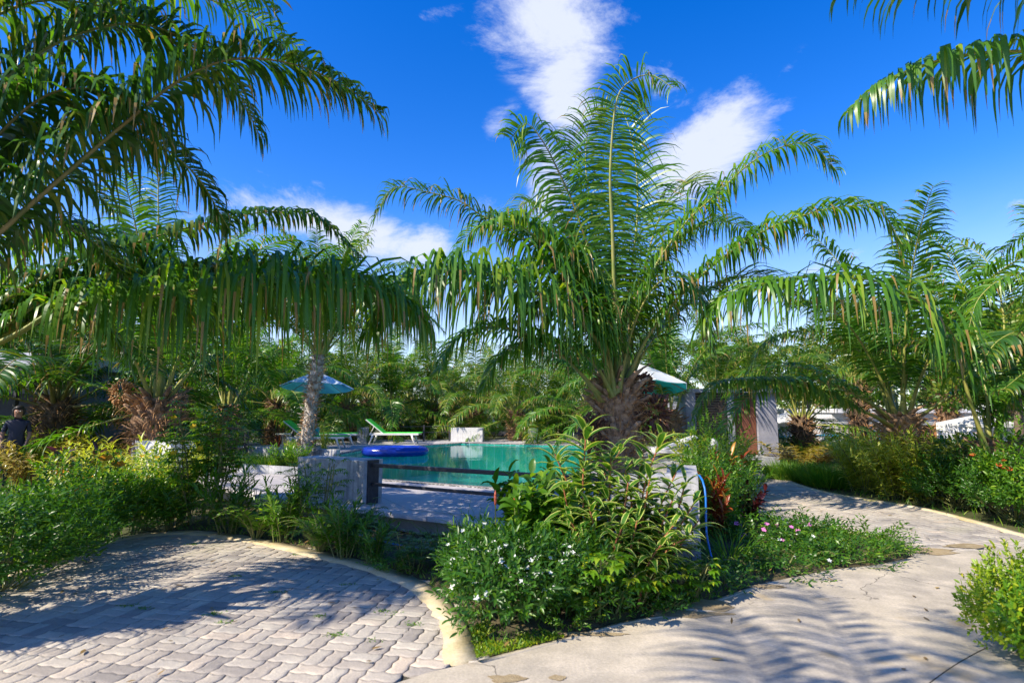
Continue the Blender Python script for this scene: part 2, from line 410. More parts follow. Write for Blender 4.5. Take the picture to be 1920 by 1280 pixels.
def trunk_parts(h, r0, r1, seed=1, nst=70, stub=.22, bend=(0, 0), crown=.35, mats=1):
    """rough trunk with old leaf bases in spirals; local coordinates, base at 0"""
    rg = np.random.default_rng(seed)
    z = np.linspace(0, h, 16); ax = np.stack([bend[0] * (z / h) ** 1.3, bend[1] * (z / h) ** 1.3, z], 1)
    rr = np.interp(z, [0, .2 * h, .8 * h, h], [r0 * 1.15, r0 * .95, r1, r1 * .75])
    a = np.linspace(0, 2 * np.pi, 14, endpoint=False)
    rj = 1 + rg.normal(0, .07, (16, 14))
    V = ax[:, None] + (rr[:, None] * rj)[..., None] * np.stack([np.cos(a), np.sin(a), 0 * a], 1)[None]
    V = V.reshape(-1, 3); Q = []
    for k in range(15):
        for j in range(14):
            j2 = (j + 1) % 14; Q.append([k * 14 + j, k * 14 + j2, (k + 1) * 14 + j2, (k + 1) * 14 + j])
    parts = [(V, np.array(Q), None, None, 0)]
    # leaf-base stubs: tapered wedges
    for i in range(nst):
        f = (i + .5) / nst; zz = h * (.06 + .94 * f); th = i * 2.39996 + rg.normal(0, .1)
        c = np.array([np.interp(zz, z, ax[:, 0]), np.interp(zz, z, ax[:, 1]), zz]); r = np.interp(zz, z, rr)
        o = np.array([math.cos(th), math.sin(th), 0]); tn = np.array([-o[1], o[0], 0]); L = stub * rg.uniform(.4, 1.15) * (.7 + .3 * f)
        el = rg.uniform(.8, 1.4) - (.1 if f > .8 else 0)
        d = o * math.cos(el) + np.array([0, 0, 1]) * math.sin(el); b = c + o * (r * .75) ; w0 = r * rg.uniform(.32, .5); w1 = w0 * rg.uniform(.3, .6); nn = np.cross(tn, d)
        t0 = w0 * .5; t1 = w1 * .45; rows = []
        for k, (w, t) in enumerate(((w0, t0), ((w0 + w1) * .55, (t0 + t1) * .5), (w1, t1))):
            p = b + d * L * k / 2 + o * (.03 * k * k)
            rows += [p - tn * w * .5 - nn * t * .5, p + tn * w * .5 - nn * t * .5, p + tn * w * .35 + nn * t * .5, p - tn * w * .35 + nn * t * .5]
        q = [[0, 1, 5, 4], [1, 2, 6, 5], [2, 3, 7, 6], [3, 0, 4, 7], [4, 5, 9, 8], [5, 6, 10, 9], [6, 7, 11, 10], [7, 4, 8, 11], [8, 9, 10, 11]]
        parts.append((np.array(rows), np.array(q), None, None, 0))
    # loose fibres
    n = int(nst * 6); th = rg.uniform(0, 6.28, n); zz = rg.uniform(.1 * h, h, n)
    P = np.stack([np.interp(zz, z, ax[:, 0]) + np.cos(th) * np.interp(zz, z, rr), np.interp(zz, z, ax[:, 1]) + np.sin(th) * np.interp(zz, z, rr), zz], 1)
    D = np.stack([np.cos(th), np.sin(th), rg.normal(.3, .7, n)], 1)
    parts.append(strips(P, D, rg.normal(0, 1, (n, 3)), rg.uniform(.08, .34, n) * (stub / .22), rg.uniform(.006, .022, n), .7, prof=[.8, 1, .7, .2], rg=rg, mi=1))
    return parts

def fruit_cluster(c, r, seed):
    rg = np.random.default_rng(seed); parts = []
    n = 130; th = rg.uniform(0, 6.28, n); ph = np.arccos(rg.uniform(-1, 1, n)); rad = r * rg.uniform(.55, 1, n)
    d = np.stack([np.sin(ph) * np.cos(th), np.sin(ph) * np.sin(th), np.cos(ph) * 1.2], 1)
    for i in range(n):
        p = np.asarray(c) + d[i] * rad[i]; dd = nrm(d[i]); s = r * .17 * rg.uniform(.8, 1.3)
        t = np.array([0, s * .9, s * 1.7]); rr = np.array([s * .55, s * .6, s * .05])
        parts.append(tube_np(p + dd[None] * t[:, None], rr, 5, 0))
    m = 60; th = rg.uniform(0, 6.28, m); D = np.stack([np.cos(th), np.sin(th), rg.uniform(-.6, 1, m)], 1)
    parts.append(strips(np.asarray(c) + D * r * .6, D, rg.normal(0, 1, (m, 3)), rg.uniform(.5, 1.1, m) * r, np.full(m, r * .09), .2, prof=[.8, 1, .6, .1], rg=rg, mi=1))
    return parts

# stock frond meshes growing towards +X from the origin, unit nominal length ~4 m
def stock_ctrl(e0, curve, L=4.0):
    p = np.zeros(3); pts = [p.copy()]; e = e0; k = 10
    for i in range(k):
        p = p + np.array([math.cos(e), 0, math.sin(e)]) * L / k; pts.append(p.copy()); e -= curve * (.35 + 1.3 * i / k) / k
    return pts
STOCK = {}
def stock(key, mat, n=62, seed0=0, rmat='rachis', w=.045, Lf=.72, droop=.42):
    out = []
    for i, (e, c) in enumerate([(88, 55), (76, 95), (64, 115), (50, 125), (36, 120), (22, 105), (6, 90), (-12, 60)]):
        g = frond_geo(stock_ctrl(R(e), R(c)), side=(0, 1, 0), Lf=Lf, n=n, w=w, droop=droop, seed=seed0 + i + 11, rr=.032, kink=.18)
        out.append(mesh_np('frond', g, [M_[mat], M_[rmat]]))
    STOCK[key] = out
stock('far', 'frond_far', n=58, w=.045, Lf=.82, seed0=40, droop=.5)
stock('mid', 'frond', n=70, w=.042, Lf=.80, seed0=80)
stock('dark', 'frond_dark', n=70, w=.042, seed0=120, rmat='rachis_dark')
TRUNKS = {}
def trunk_mesh(key, **k):
    mats = k.pop('tm', ('bark', 'dryfib'))
    if key not in TRUNKS: TRUNKS[key] = mesh_np('trunk', trunk_parts(**k), [M_[mats[0]], M_[mats[1]]])
    return TRUNKS[key]
def palm(label, px, D, cz, L=4.0, key='mid', nf=26, seed=1, gz=0.0, tk=None, r=.3, group=None, rz0=None, name='oil_palm', lean=(0, 0), elo=0, skip=None):
    rg = random.Random(seed)
    x = (px - 960) / FPX * D * 1.0
    root = thing(name, label, 'palm tree', (x, D, gz), 0, group)
    h = cz - gz
    tk = tk or ('t%.1f_%d' % (h, seed % 3), dict(h=h, r0=r, r1=r * 1.05, seed=seed, nst=int(60 * max(1, h)), tm=('bark_dark' if seed % 2 else 'bark', 'dryfib'), bend=lean))
    obj('trunk', trunk_mesh(tk[0], **tk[1]), root)
    for i in range(nf):
        f = i / (nf - 1); a = i * 2.39996 + seed + rg.uniform(-.15, .15)
        if skip and skip(a % (2 * math.pi), f): continue
        idx = min(7, int(f * 7.6 + rg.uniform(-.35, .6)) + elo); idx = max(0, idx)
        s = L / 4.0 * rg.uniform(.85, 1.1) * (1.0 if f > .1 else .95)
        o = obj('frond', STOCK[key][idx], root, (lean[0] + math.cos(a) * r * .45, lean[1] + math.sin(a) * r * .45, h - .02 - .25 * f), (rg.uniform(-.12, .12), rg.uniform(-.08, .08), a), (s, s * (1 if rg.random() < .5 else -1), s))
    return root
def xfrond(root, pts, d0, d1, mat='frond', rmat='rachis', dpow=1.0, **k):
    n = len(pts); loc = np.array(root.location)
    ctrl = [np.array(A(p[0], p[1], d0 + (d1 - d0) * (i / (n - 1)) ** dpow)) - loc for i, p in enumerate(pts)]
    return obj('frond', mesh_np('frond', frond_geo(ctrl, **k), [M_[mat], M_[rmat]]), root)

# ------------------------------------------------------------------ ground and paving
M_['soil'] = layered_ground('garden_soil', (.10, .075, .045), (.055, .05, .025), (.17, .14, .07), stain=(.10, .12, .03), scales=(1.2, 6, 60), bump=.9)
M_['lawn'] = layered_ground('grassy_soil', (.075, .085, .03), (.05, .06, .02), (.12, .11, .05), scales=(.3, 2, 30), bump=.8)
M_['concrete'] = layered_ground('path_concrete', (.50, .435, .33), (.36, .32, .26), (.62, .54, .42), stain=(.42, .32, .18), scales=(.9, 3.2, 55), crack=True, rough=.8)
M_['paver'] = layered_ground('paver_concrete', (.50, .455, .385), (.38, .355, .32), (.60, .55, .46), stain=(.36, .33, .26), scales=(.6, 5, 70), rough=.85, bump=.5, varuv=True)
M_['sand'] = layered_ground('joint_sand', (.075, .065, .05), (.045, .045, .03), (.10, .09, .05), scales=(1, 6, 80))
M_['kerb'] = layered_ground('kerb_mortar', (.58, .48, .31), (.46, .37, .20), (.66, .58, .42), stain=(.42, .36, .10), scales=(1.2, 4, 60), rough=.85)
M_['deck'] = layered_ground('deck_screed', (.47, .44, .45), (.38, .36, .38), (.56, .53, .52), scales=(.6, 3, 60), rough=.7, bump=.15, joints=(1.2, 1.2, .006, -29, (.25, .24, .25)))
M_['wallc'] = layered_ground('polished_render', (.46, .46, .47), (.30, .31, .33), (.60, .59, .58), scales=(1.6, 5, 30), rough=.6, bump=.15, streak=.7)
M_['wallblue'] = layered_ground('wall_render_side', (.44, .45, .48), (.34, .35, .38), (.52, .52, .54), stain=(.34, .40, .38), scales=(1.2, 4, 30), rough=.6, bump=.2, streak=.6)

def sheet(name, poly, z, mat, subdiv=None):
    bm = bmesh.new(); vs = [bm.verts.new((p[0], p[1], z)) for p in poly]
    tri = tessellate_polygon([[Vector((p[0], p[1], 0)) for p in poly]])
    for t in tri:
        f = bm.faces.new([vs[i] for i in t])
    for f in bm.faces:
        f.normal_update()
        if f.normal.z < 0: f.normal_flip()
    me = bpy.data.meshes.new(name); bm.to_mesh(me); bm.free(); me.materials.append(mat)
    return tag(obj(name, me), kind='structure')
def smooth_poly(pts, n=8, closed=False):
    s, _ = catmull([(p[0], p[1], 0) for p in pts], n * len(pts)); return [Vector(q) for q in s]

POOL = [(.45, 8.85), (-2.6, 10.5), (-4.9, 15.5), (-4.6, 18.3), (-1.95, 21.6), (1.6, 20.3), (4.4, 19.6)]
def ground_sheet():
    O = [Vector((x, y, 0)) for x, y in [(-300, -60), (300, -60), (300, 400), (-300, 400)]]; I = [Vector((*p, 0)) for p in POOL]
    bm = bmesh.new(); vs = [bm.verts.new((p.x, p.y, -.055)) for p in O + I]
    for t in tessellate_polygon([O, I]):
        f = bm.faces.new([vs[i] for i in t]); f.normal_update()
        if f.normal.z < 0: f.normal_flip()
    me = bpy.data.meshes.new('ground'); bm.to_mesh(me); bm.free(); me.materials.append(M_['lawn']); tag(obj('ground', me), kind='structure')
ground_sheet()

def inside(p, poly):
    c = False; n = len(poly); j = n - 1
    for i in range(n):
        if (poly[i][1] > p[1]) != (poly[j][1] > p[1]) and p[0] < (poly[j][0] - poly[i][0]) * (p[1] - poly[i][1]) / (poly[j][1] - poly[i][1]) + poly[i][0]: c = not c
        j = i
    return c

# plaza outline: outer edge of the mortar kerb, photographed points on the ground
kerb_px = [(-260, 1180), (-60, 1105), (60, 1062), (140, 1030), (230, 1006), (330, 996), (400, 998), (500, 1012), (600, 1034), (700, 1058), (780, 1085), (830, 1115), (862, 1150), (882, 1190), (895, 1238)]
kerb_o = smooth_poly([G(*p) for p in kerb_px], 6)
ctr = Vector((-2.2, 3.4, 0))
def offset_line(line, d):
    out = []
    for i, p in enumerate(line):
        a = line[max(0, i - 1)]; b = line[min(len(line) - 1, i + 1)]; t = (b - a).normalized(); nn = Vector((t.y, -t.x, 0))
        out.append(p + nn * d)
    return out
kerb_i = offset_line(kerb_o, .19)
end_line = [G(895, 1240), G(860, 1248), G(800, 1262), G(740, 1282), G(640, 1330), G(560, 1420), G(500, 1600)]
plaza = [Vector(p) for p in kerb_i] + end_line[1:] + [Vector((-1.6, .2, 0)), Vector((-7, .2, 0))]
plaza_sand = [Vector(p) for p in kerb_o] + end_line[1:] + [Vector((-1.6, .2, 0)), Vector((-7, .2, 0))]
sheet('joint_sand', plaza_sand, -.016, M_['sand'])

def paver_field(name, poly, ang, bbox, top=0.0, Lp=.218, seed=3, org=(0, 0), th=.05):
    """zigzag blocks laid in pairs, each pair square to its neighbours (basket weave)"""
    rg = np.random.default_rng(seed); ca, sa = math.cos(ang), math.sin(ang); amp = .0075; H = Lp / 2; ns = 4
    def zig(x):
        t = (x / H) % 1.0; return amp * max(-1, min(1, 1.5 * (4 * abs(t - .5) - 1)))
    V = []; Q = []; VR = []
    (x0, x1, y0, y1) = bbox
    cor = [(x - org[0], y - org[1]) for x in (x0, x1) for y in (y0, y1)]
    us = [c[0] * ca + c[1] * sa for c in cor]; vs = [-c[0] * sa + c[1] * ca for c in cor]
    for j in range(int(min(vs) / Lp) - 1, int(max(vs) / Lp) + 2):
        for i in range(int(min(us) / Lp) - 1, int(max(us) / Lp) + 2):
            for h in range(2):
                if (i + j) % 2: ua, ub, va, vb = i * Lp, (i + 1) * Lp, j * Lp + h * H, j * Lp + (h + 1) * H
                else: ua, ub, va, vb = i * Lp + h * H, i * Lp + (h + 1) * H, j * Lp, (j + 1) * Lp
                cu = (ua + ub) / 2; cv = (va + vb) / 2; cx = org[0] + cu * ca - cv * sa; cy = org[1] + cu * sa + cv * ca
                if not inside((cx, cy), poly): continue
                nu = 8 if ub - ua > H * 1.5 else ns; nv = 8 if vb - va > H * 1.5 else ns
                hz = top + rg.normal(0, .0011); tx, ty = rg.normal(0, .005, 2); vr = rg.random(2)
                gu, gv = .0012, .0028 + abs(rg.normal(0, .0010))          # gaps across and along the courses
                b = len(V); m = (nu + 1) * (nv + 1)
                def P(u, v, gu_, gv_, dz):
                    uu = u + zig(v); vv = v + zig(u); uu = cu + (uu - cu) * (1 - 2 * gu_ / (ub - ua)); vv = cv + (vv - cv) * (1 - 2 * gv_ / (vb - va))
                    return (org[0] + uu * ca - vv * sa, org[1] + uu * sa + vv * ca, hz + dz + (u - cu) * tx + (v - cv) * ty)
                for a_ in range(nu + 1):
                    for c_ in range(nv + 1): V.append(P(ua + (ub - ua) * a_ / nu, va + (vb - va) * c_ / nv, gu + .003, gv + .003, 0))
                for a_ in range(nu):
                    for c_ in range(nv): k = b + a_ * (nv + 1) + c_; Q.append((k, k + nv + 1, k + nv + 2, k + 1)); VR.append(vr)
                rim = [(a_, 0) for a_ in range(nu)] + [(nu, c_) for c_ in range(nv)] + [(a_, nv) for a_ in range(nu, 0, -1)] + [(0, c_) for c_ in range(nv, 0, -1)]
                R0 = [b + a_ * (nv + 1) + c_ for a_, c_ in rim]; R1 = []; R2 = []
                for a_, c_ in rim: R1.append(len(V)); V.append(P(ua + (ub - ua) * a_ / nu, va + (vb - va) * c_ / nv, gu, gv, -.0035))
                for a_, c_ in rim: R2.append(len(V)); V.append(P(ua + (ub - ua) * a_ / nu, va + (vb - va) * c_ / nv, gu, gv, -th))
                for A0, A1 in ((R1, R0), (R2, R1)):
                    for k in range(len(rim)): k2 = (k + 1) % len(rim); Q.append((A0[k], A0[k2], A1[k2], A1[k])); VR.append(vr)
    V = np.array(V); Q = np.array(Q); VR = np.repeat(np.array(VR), 4, axis=0)
    me = mesh_np(name, [(V, Q, V[Q.ravel()][:, :2], VR, 0)], [M_['paver']])
    return tag(obj(name, me), kind='structure')
paver_field('plaza_paving', plaza_sand, R(90 - 11.6), (-7.4, .6, .2, 8.2), seed=3)

def ribbon(name, a, b, z, th, mat):
    """raised band between two lines, with both side faces"""
    V = []; Q = []; n = len(a)
    for p, q in zip(a, b): V += [(p[0], p[1], z - th), (p[0], p[1], z), (q[0], q[1], z), (q[0], q[1], z - th)]
    for k in range(n - 1):
        i = 4 * k
        for s in range(3): Q.append((i + s, i + s + 1, i + 5 + s, i + 4 + s))
    Q += [(0, 1, 2, 3), (4 * n - 4, 4 * n - 3, 4 * n - 2, 4 * n - 1)]
    V = np.array(V, float); Q = np.array(Q)
    return (V, Q, V[Q.ravel()][:, :2], None, 0)
rk = random.Random(5)
ko = [p + Vector((rk.uniform(-.012, .012), rk.uniform(-.012, .012), 0)) for p in kerb_o]
ki = [p + Vector((rk.uniform(-.022, .022), rk.uniform(-.022, .022), 0)) for p in kerb_i]
tag(obj('kerb', mesh_np('kerb', [ribbon('kerb', ko, ki, .009, .08, None)], [M_['kerb']])), kind='structure')

# concrete path: front right, wraps round the garden bed
bed_edge = [(895, 1240), (940, 1228), (1000, 1212), (1060, 1197), (1110, 1182), (1160, 1168), (1200, 1160), (1260, 1150), (1330, 1128), (1400, 1104), (1440, 1092), (1500, 1080), (1560, 1068), (1640, 1060), (1700, 1048)]
tip = [(1712, 1036), (1700, 1022)]
cpath = [G(*p) for p in bed_edge] + [G(1718, 1040), G(2000, 1018), G(2300, 1000), Vector((12, 5.6, 0)), Vector((12, -3, 0)), Vector((-1.6, -3, 0)), Vector((-1.6, .2, 0))] + [G(*p) for p in [(500, 1600), (560, 1420), (640, 1330), (740, 1282), (800, 1262), (860, 1248)]]
sheet('concrete_path', cpath, .004, M_['concrete'])
# skirt so the slab edge beside the bed has thickness
be = [G(*p) for p in bed_edge]
tag(obj('slab_edge', mesh_np('slab_edge', [ribbon('slab_edge', [Vector((p.x, p.y, 0)) for p in be], [Vector((p.x + .03, p.y - .03, 0)) for p in be], .0065, .06, None)], [M_['concrete']])), kind='structure')
def strip_line(name, pts, w, z, mat):
    P = [Vector((p.x, p.y, 0)) for p in pts]
    return tag(obj(name, mesh_np(name, [ribbon('s', offset_line(P, w / 2), offset_line(P, -w / 2), z, .004, None)], [mat])), kind='structure')
def spill(px, py, rx, ry, seed):
    c = G(px, py); rg = np.random.default_rng(seed); n = 40; ph = rg.uniform(0, 6.28, 4)
    pts = [(c.x + rx * math.cos(t) * (1 + .18 * math.sin(3 * t + ph[0]) + .12 * math.sin(5 * t + ph[1]) + .06 * math.sin(11 * t + ph[2])), c.y + ry * math.sin(t) * (1 + .2 * math.sin(4 * t + ph[3]) + .08 * math.sin(9 * t + ph[1]))) for t in np.linspace(0, 2 * math.pi, n, endpoint=False)]
    sheet('soil_spill', pts, .0078, M_['spill'])
M_['spill'] = layered_ground('damp_sand', (.36, .27, .15), (.26, .20, .11), (.46, .37, .23), scales=(3, 12, 90), bump=.6)
for a_ in [(1322, 1134, .20, .14, 1), (1285, 1152, .30, .07, 2), (950, 1274, .10, .05, 3), (1046, 1272, .05, .03, 4), (1745, 1034, .30, .14, 5), (1815, 1024, .26, .10, 6), (1440, 1100, .16, .06, 7), (1110, 1190, .22, .035, 8)]: spill(*a_)
strip_line('slab_joint', smooth_poly([G(1852, 1214), G(1830, 1225), G(1790, 1248), G(1745, 1280), G(1680, 1335)], 4), .006, .0062, M_['sand'])
# paved path leading back to the pavilion
far_left = [(1718, 1040), (1712, 1030), (1690, 1018), (1620, 1000), (1540, 990), (1470, 978), (1425, 962), (1405, 940), (1392, 915), (1383, 895), (1376, 880)]
far_right = [(1442, 880), (1456, 893), (1500, 912), (1560, 927), (1640, 940), (1720, 953), (1800, 972), (1870, 992), (1920, 1006), (2010, 1022)]
pl = [G(*p) for p in far_left]; pr = [G(*p) for p in far_right]
ppoly = pl + pr
sheet('path_joint_sand', ppoly, -.014, M_['sand'])
paver_field('path_paving', ppoly, R(8), (3.2, 12.0, 5.4, 15.5), seed=9, top=.002)
tag(obj('path_kerb', mesh_np('path_kerb', [ribbon('k', [p + Vector((.12, .06, 0)) for p in smooth_poly(pr, 4)], smooth_poly(pr, 4), .014, .08, None),
     ribbon('k', smooth_poly(pl[1:], 4), [p + Vector((-.08, -.0, 0)) for p in smooth_poly(pl[1:], 4)], .014, .08, None)], [M_['kerb']])), kind='structure')

# garden beds: mounded soil
def soil_bed(name, poly, h=.07, res=.09, seed=1, mat='soil', base=-.02):
    rg = np.random.default_rng(seed)
    xs = [p[0] for p in poly]; ys = [p[1] for p in poly]; x0, x1, y0, y1 = min(xs), max(xs), min(ys), max(ys)
    nx = int((x1 - x0) / res) + 2; ny = int((y1 - y0) / res) + 2
    P = [Vector((p[0], p[1])) for p in poly]; edges = list(zip(P, P[1:] + P[:1]))
    E0 = np.array([e[0][:] for e in edges]); E1 = np.array([e[1][:] for e in edges])
    X, Y = np.meshgrid(x0 + np.arange(nx) * res, y0 + np.arange(ny) * res, indexing='ij'); pts = np.stack([X.ravel(), Y.ravel()], 1)
    d = E1 - E0; t = np.clip(((pts[:, None] - E0) * d).sum(-1) / ((d * d).sum(-1) + 1e-9), 0, 1); dist = np.linalg.norm(pts[:, None] - (E0 + t[..., None] * d), axis=-1).min(1)
    ins = np.array([inside(p, poly) for p in pts])
    hh = np.where(ins, base + h * np.clip(dist / .35, 0, 1) ** .7 + rg.normal(0, .008, len(pts)) * np.clip(dist / .1, 0, 1), base - .03)
    V = np.stack([pts[:, 0], pts[:, 1], hh], 1); Q = []
    for i in range(nx - 1):
        for j in range(ny - 1):
            a = i * ny + j; q = (a, a + ny, a + ny + 1, a + 1)
            if any(ins[k] for k in q): Q.append(q)
    Q = np.array(Q)
    return tag(obj(name, mesh_np(name, [(V, Q, V[Q.ravel()][:, :2], None, 0)], [M_[mat]], True)), kind='structure')
bed_front = [G(*p) for p in [(895, 1240), (882, 1190), (862, 1150), (830, 1115), (780, 1085), (700, 1058), (600, 1034), (500, 1012), (400, 998), (330, 996)]]
bedA = bed_front + [Vector((-6.5, 11.2, 0)), Vector((-3.0, 8.3, 0)), Vector((-1.92, 7.7, 0)), Vector((1.1, 6.0, 0)), Vector((1.8, 5.75, 0)), Vector((2.2, 7.0, 0)), Vector((4.4, 14.2, 0))] + pl[::-1] + [G(*p) for p in bed_edge[::-1][:-1]]
soil_bed('garden_bed', bedA, h=.075)

# ------------------------------------------------------------------ pool terrace
DZ = .27
deck_o = [(1.80, 5.65), (1.13, 5.88), (-1.92, 7.58), (-3.0, 8.2), (-6.8, 11.5), (-8.4, 12.5), (-9.6, 17.5), (-9.0, 20.0), (-5.6, 24.0), (4.0, 24.5), (5.6, 21.0), (5.3, 17.2), (2.2, 6.9)]
pool = [(.45, 8.85), (-2.6, 10.5), (-4.9, 15.5), (-4.6, 18.3), (-1.95, 21.6), (1.6, 20.3), (4.4, 19.6)]
def ring_deck():
    bm = bmesh.new(); O = [Vector((*p, 0)) for p in deck_o]; I = [Vector((*p, 0)) for p in pool]
    tri = tessellate_polygon([O, I]); vs = [bm.verts.new((p.x, p.y, DZ)) for p in O + I]
    for t in tri:
        f = bm.faces.new([vs[i] for i in t]); f.normal_update()
        if f.normal.z < 0: f.normal_flip()
    lo = [bm.verts.new((p.x, p.y, -.06)) for p in O]
    n = len(O)
    for i in range(n):
        f = bm.faces.new((vs[i], vs[(i + 1) % n], lo[(i + 1) % n], lo[i])); f.material_index = 1
    me = bpy.data.meshes.new('pool_terrace'); bm.to_mesh(me); bm.free(); me.materials.append(M_['deck']); me.materials.append(M_['wallblue'])
    return tag(obj('pool_terrace', me), kind='structure')
ring_deck()
# nosing slab along the front edge
fr = [Vector((*p, 0)) for p in deck_o[:5]]
tag(obj('terrace_edge', mesh_np('terrace_edge', [ribbon('e', offset_line(fr, .035), offset_line(fr, -.30), DZ + .012, .05, None)], [M_['deck']])), kind='structure')

def tile_mat():
    m, nt = newmat('pool_tiles'); N = nt.nodes; L = nt.links
    tc = N.new('ShaderNodeTexCoord'); mp = N.new('ShaderNodeMapping'); mp.inputs['Rotation'].default_value = (0, 0, R(29)); L.new(tc.outputs['Object'], mp.inputs[0])
    br = N.new('ShaderNodeTexBrick'); br.offset = 0; br.inputs['Scale'].default_value = 1; br.inputs['Brick Width'].default_value = .3; br.inputs['Row Height'].default_value = .3; br.inputs['Mortar Size'].default_value = .012
    br.inputs['Color1'].default_value = (.04, .70, .52, 1); br.inputs['Color2'].default_value = (.03, .60, .46, 1); br.inputs['Mortar'].default_value = (.35, .78, .72, 1)
    L.new(mp.outputs[0], br.inputs[0])
    b = N.new('ShaderNodeBsdfPrincipled'); L.new(br.outputs[0], b.inputs['Base Color']); b.inputs['Roughness'].default_value = .3
    o = N.new('ShaderNodeOutputMaterial'); L.new(b.outputs[0], o.inputs[0]); return m
def water_mat():
    m, nt = newmat('pool_water'); N = nt.nodes; L = nt.links
    tc = N.new('ShaderNodeTexCoord'); no = N.new('ShaderNodeTexNoise'); no.inputs['Scale'].default_value = 2.2; no.inputs['Detail'].default_value = 3; L.new(tc.outputs['Object'], no.inputs[0])
    bp = N.new('ShaderNodeBump'); bp.inputs['Strength'].default_value = .10; bp.inputs['Distance'].default_value = .05; L.new(no.outputs[0], bp.inputs['Height'])
    fr = N.new('ShaderNodeFresnel'); fr.inputs[0].default_value = 1.36; L.new(bp.outputs[0], fr.inputs['Normal'])
    k = N.new('ShaderNodeMath'); k.operation = 'MULTIPLY'; L.new(fr.outputs[0], k.inputs[0]); k.inputs[1].default_value = .70
    gl = N.new('ShaderNodeBsdfGlossy'); gl.inputs['Roughness'].default_value = .02; L.new(bp.outputs[0], gl.inputs['Normal']); gl.inputs[0].default_value = (.9, .95, 1, 1)
    tr = N.new('ShaderNodeBsdfTransparent'); tr.inputs[0].default_value = (.60, .97, .95, 1)
    ms = N.new('ShaderNodeMixShader'); L.new(k.outputs[0], ms.inputs[0]); L.new(tr.outputs[0], ms.inputs[1]); L.new(gl.outputs[0], ms.inputs[2])
    o = N.new('ShaderNodeOutputMaterial'); L.new(ms.outputs[0], o.inputs[0]); return m
M_['tiles'] = tile_mat(); M_['water'] = water_mat()
def pool_basin():
    b = MB(); n = len(pool)
    for i in range(n):
        p, q = pool[i], pool[(i + 1) % n]; b.face([(p[0], p[1], DZ), (q[0], q[1], DZ), (q[0], q[1], -.75), (p[0], p[1], -.75)])
    b.face([(p[0], p[1], -.75) for p in pool])
    return tag(b.build('pool_basin', M_['tiles']), kind='structure')
pool_basin()
# submerged steps at the near right corner
b = MB()
P0 = Vector((.45, 8.85, 0)); u = (Vector((-2.6, 10.5, 0)) - P0).normalized(); v = Vector((.35, .94, 0)).normalized()
for k in range(3):
    e = 1.6 - .4 * k
    c = [P0 + u * .03 + v * .03, P0 + u * e + v * .03, P0 + v * e + u * .03]
    b.prism([(p.x, p.y) for p in c], -.75, .05 - .16 * (2 - k))
tag(b.build('pool_steps', M_['tiles']), kind='structure')
sheet('pool_water', pool, DZ - .045, M_['water'])
# dark pebble strip around the pool edge
M_['pebble'] = solid('pebble_coping', (.035, .035, .04), (.42, .40, .38), scale=28, rough=.7, bump=1.0, bscale=40, contrast=(.42, .62))
pp = [Vector((*p, 0)) for p in pool]; pp2 = pp[:] + [pp[0]]
cen = sum(pp, Vector()) / len(pp)
outer = [cen + (p - cen) * (1 + .17 / (p - cen).length) for p in pp2]; inner = [cen + (p - cen) * (1 - .02 / (p - cen).length) for p in pp2]
tag(obj('pool_coping', mesh_np('pool_coping', [ribbon('c', outer, inner, DZ + .014, .03, None)], [M_['pebble']])), kind='structure')

# low rendered walls at the terrace corners
M_['steel'] = solid('dark_steel', (.035, .035, .042), (.06, .06, .07), scale=20, rough=.45, metal=.3)
M_['whitewall'] = layered_ground('white_render', (.66, .66, .68), (.55, .55, .58), (.76, .75, .74), scales=(1, 4, 30), rough=.7, bump=.15, streak=.4)
def wall_block(name, label, a, b_, depth, z1, mat, z0=-.04, group=None, over=.012):
    a = Vector((*a, 0)); b_ = Vector((*b_, 0)); t = (b_ - a).normalized(); n = Vector((-t.y, t.x, 0)); n = n if n.y > 0 else -n
    q = MB(); c = (a + b_) / 2 + n * depth / 2
    q.box((c.x, c.y, (z0 + z1) / 2), ((b_ - a).length, depth, z1 - z0), math.atan2(t.y, t.x), bev=.008)
    return tag(q.build(name, mat), label, 'wall', group)
wall_block('end_wall', 'mottled grey rendered end wall in front of the pool, where the black railing starts', (-3.02, 8.17), (-1.93, 7.55), .36, .84, M_['wallc'])
# right corner wall, L-shaped
q = MB(); poly = [(1.0, 5.87), (1.80, 5.62), (2.17, 6.84), (1.86, 6.93), (1.60, 6.02), (1.06, 6.03)]
q.prism(poly, -.04, .85)
tag(q.build('corner_wall', M_['wallc']), 'dark grey corner wall behind the striped ginger, blue hose running down its edge', 'wall')
wall_block('corner_block', 'white wall block at the left end of the terrace, above the yellow hedge', (-8.1, 12.3), (-6.75, 11.42), .5, .86, M_['whitewall'])
wall_block('corner_block', 'wide white block at the far edge of the pool, streaked with frond shadow', (-2.4, 22.6), (-1.15, 22.45), .4, .80, M_['whitewall'], z0=.1)
wall_block('corner_block', 'small white block at the far right of the pool beside a rose bush', (.62, 22.3), (.98, 22.25), .4, .78, M_['whitewall'], z0=.1)
wall_block('corner_block', 'bluish grey post block between the two nearer green loungers and the float', (-5.75, 21.4), (-5.40, 21.4), .3, .84, M_['wallblue'], z0=.1)
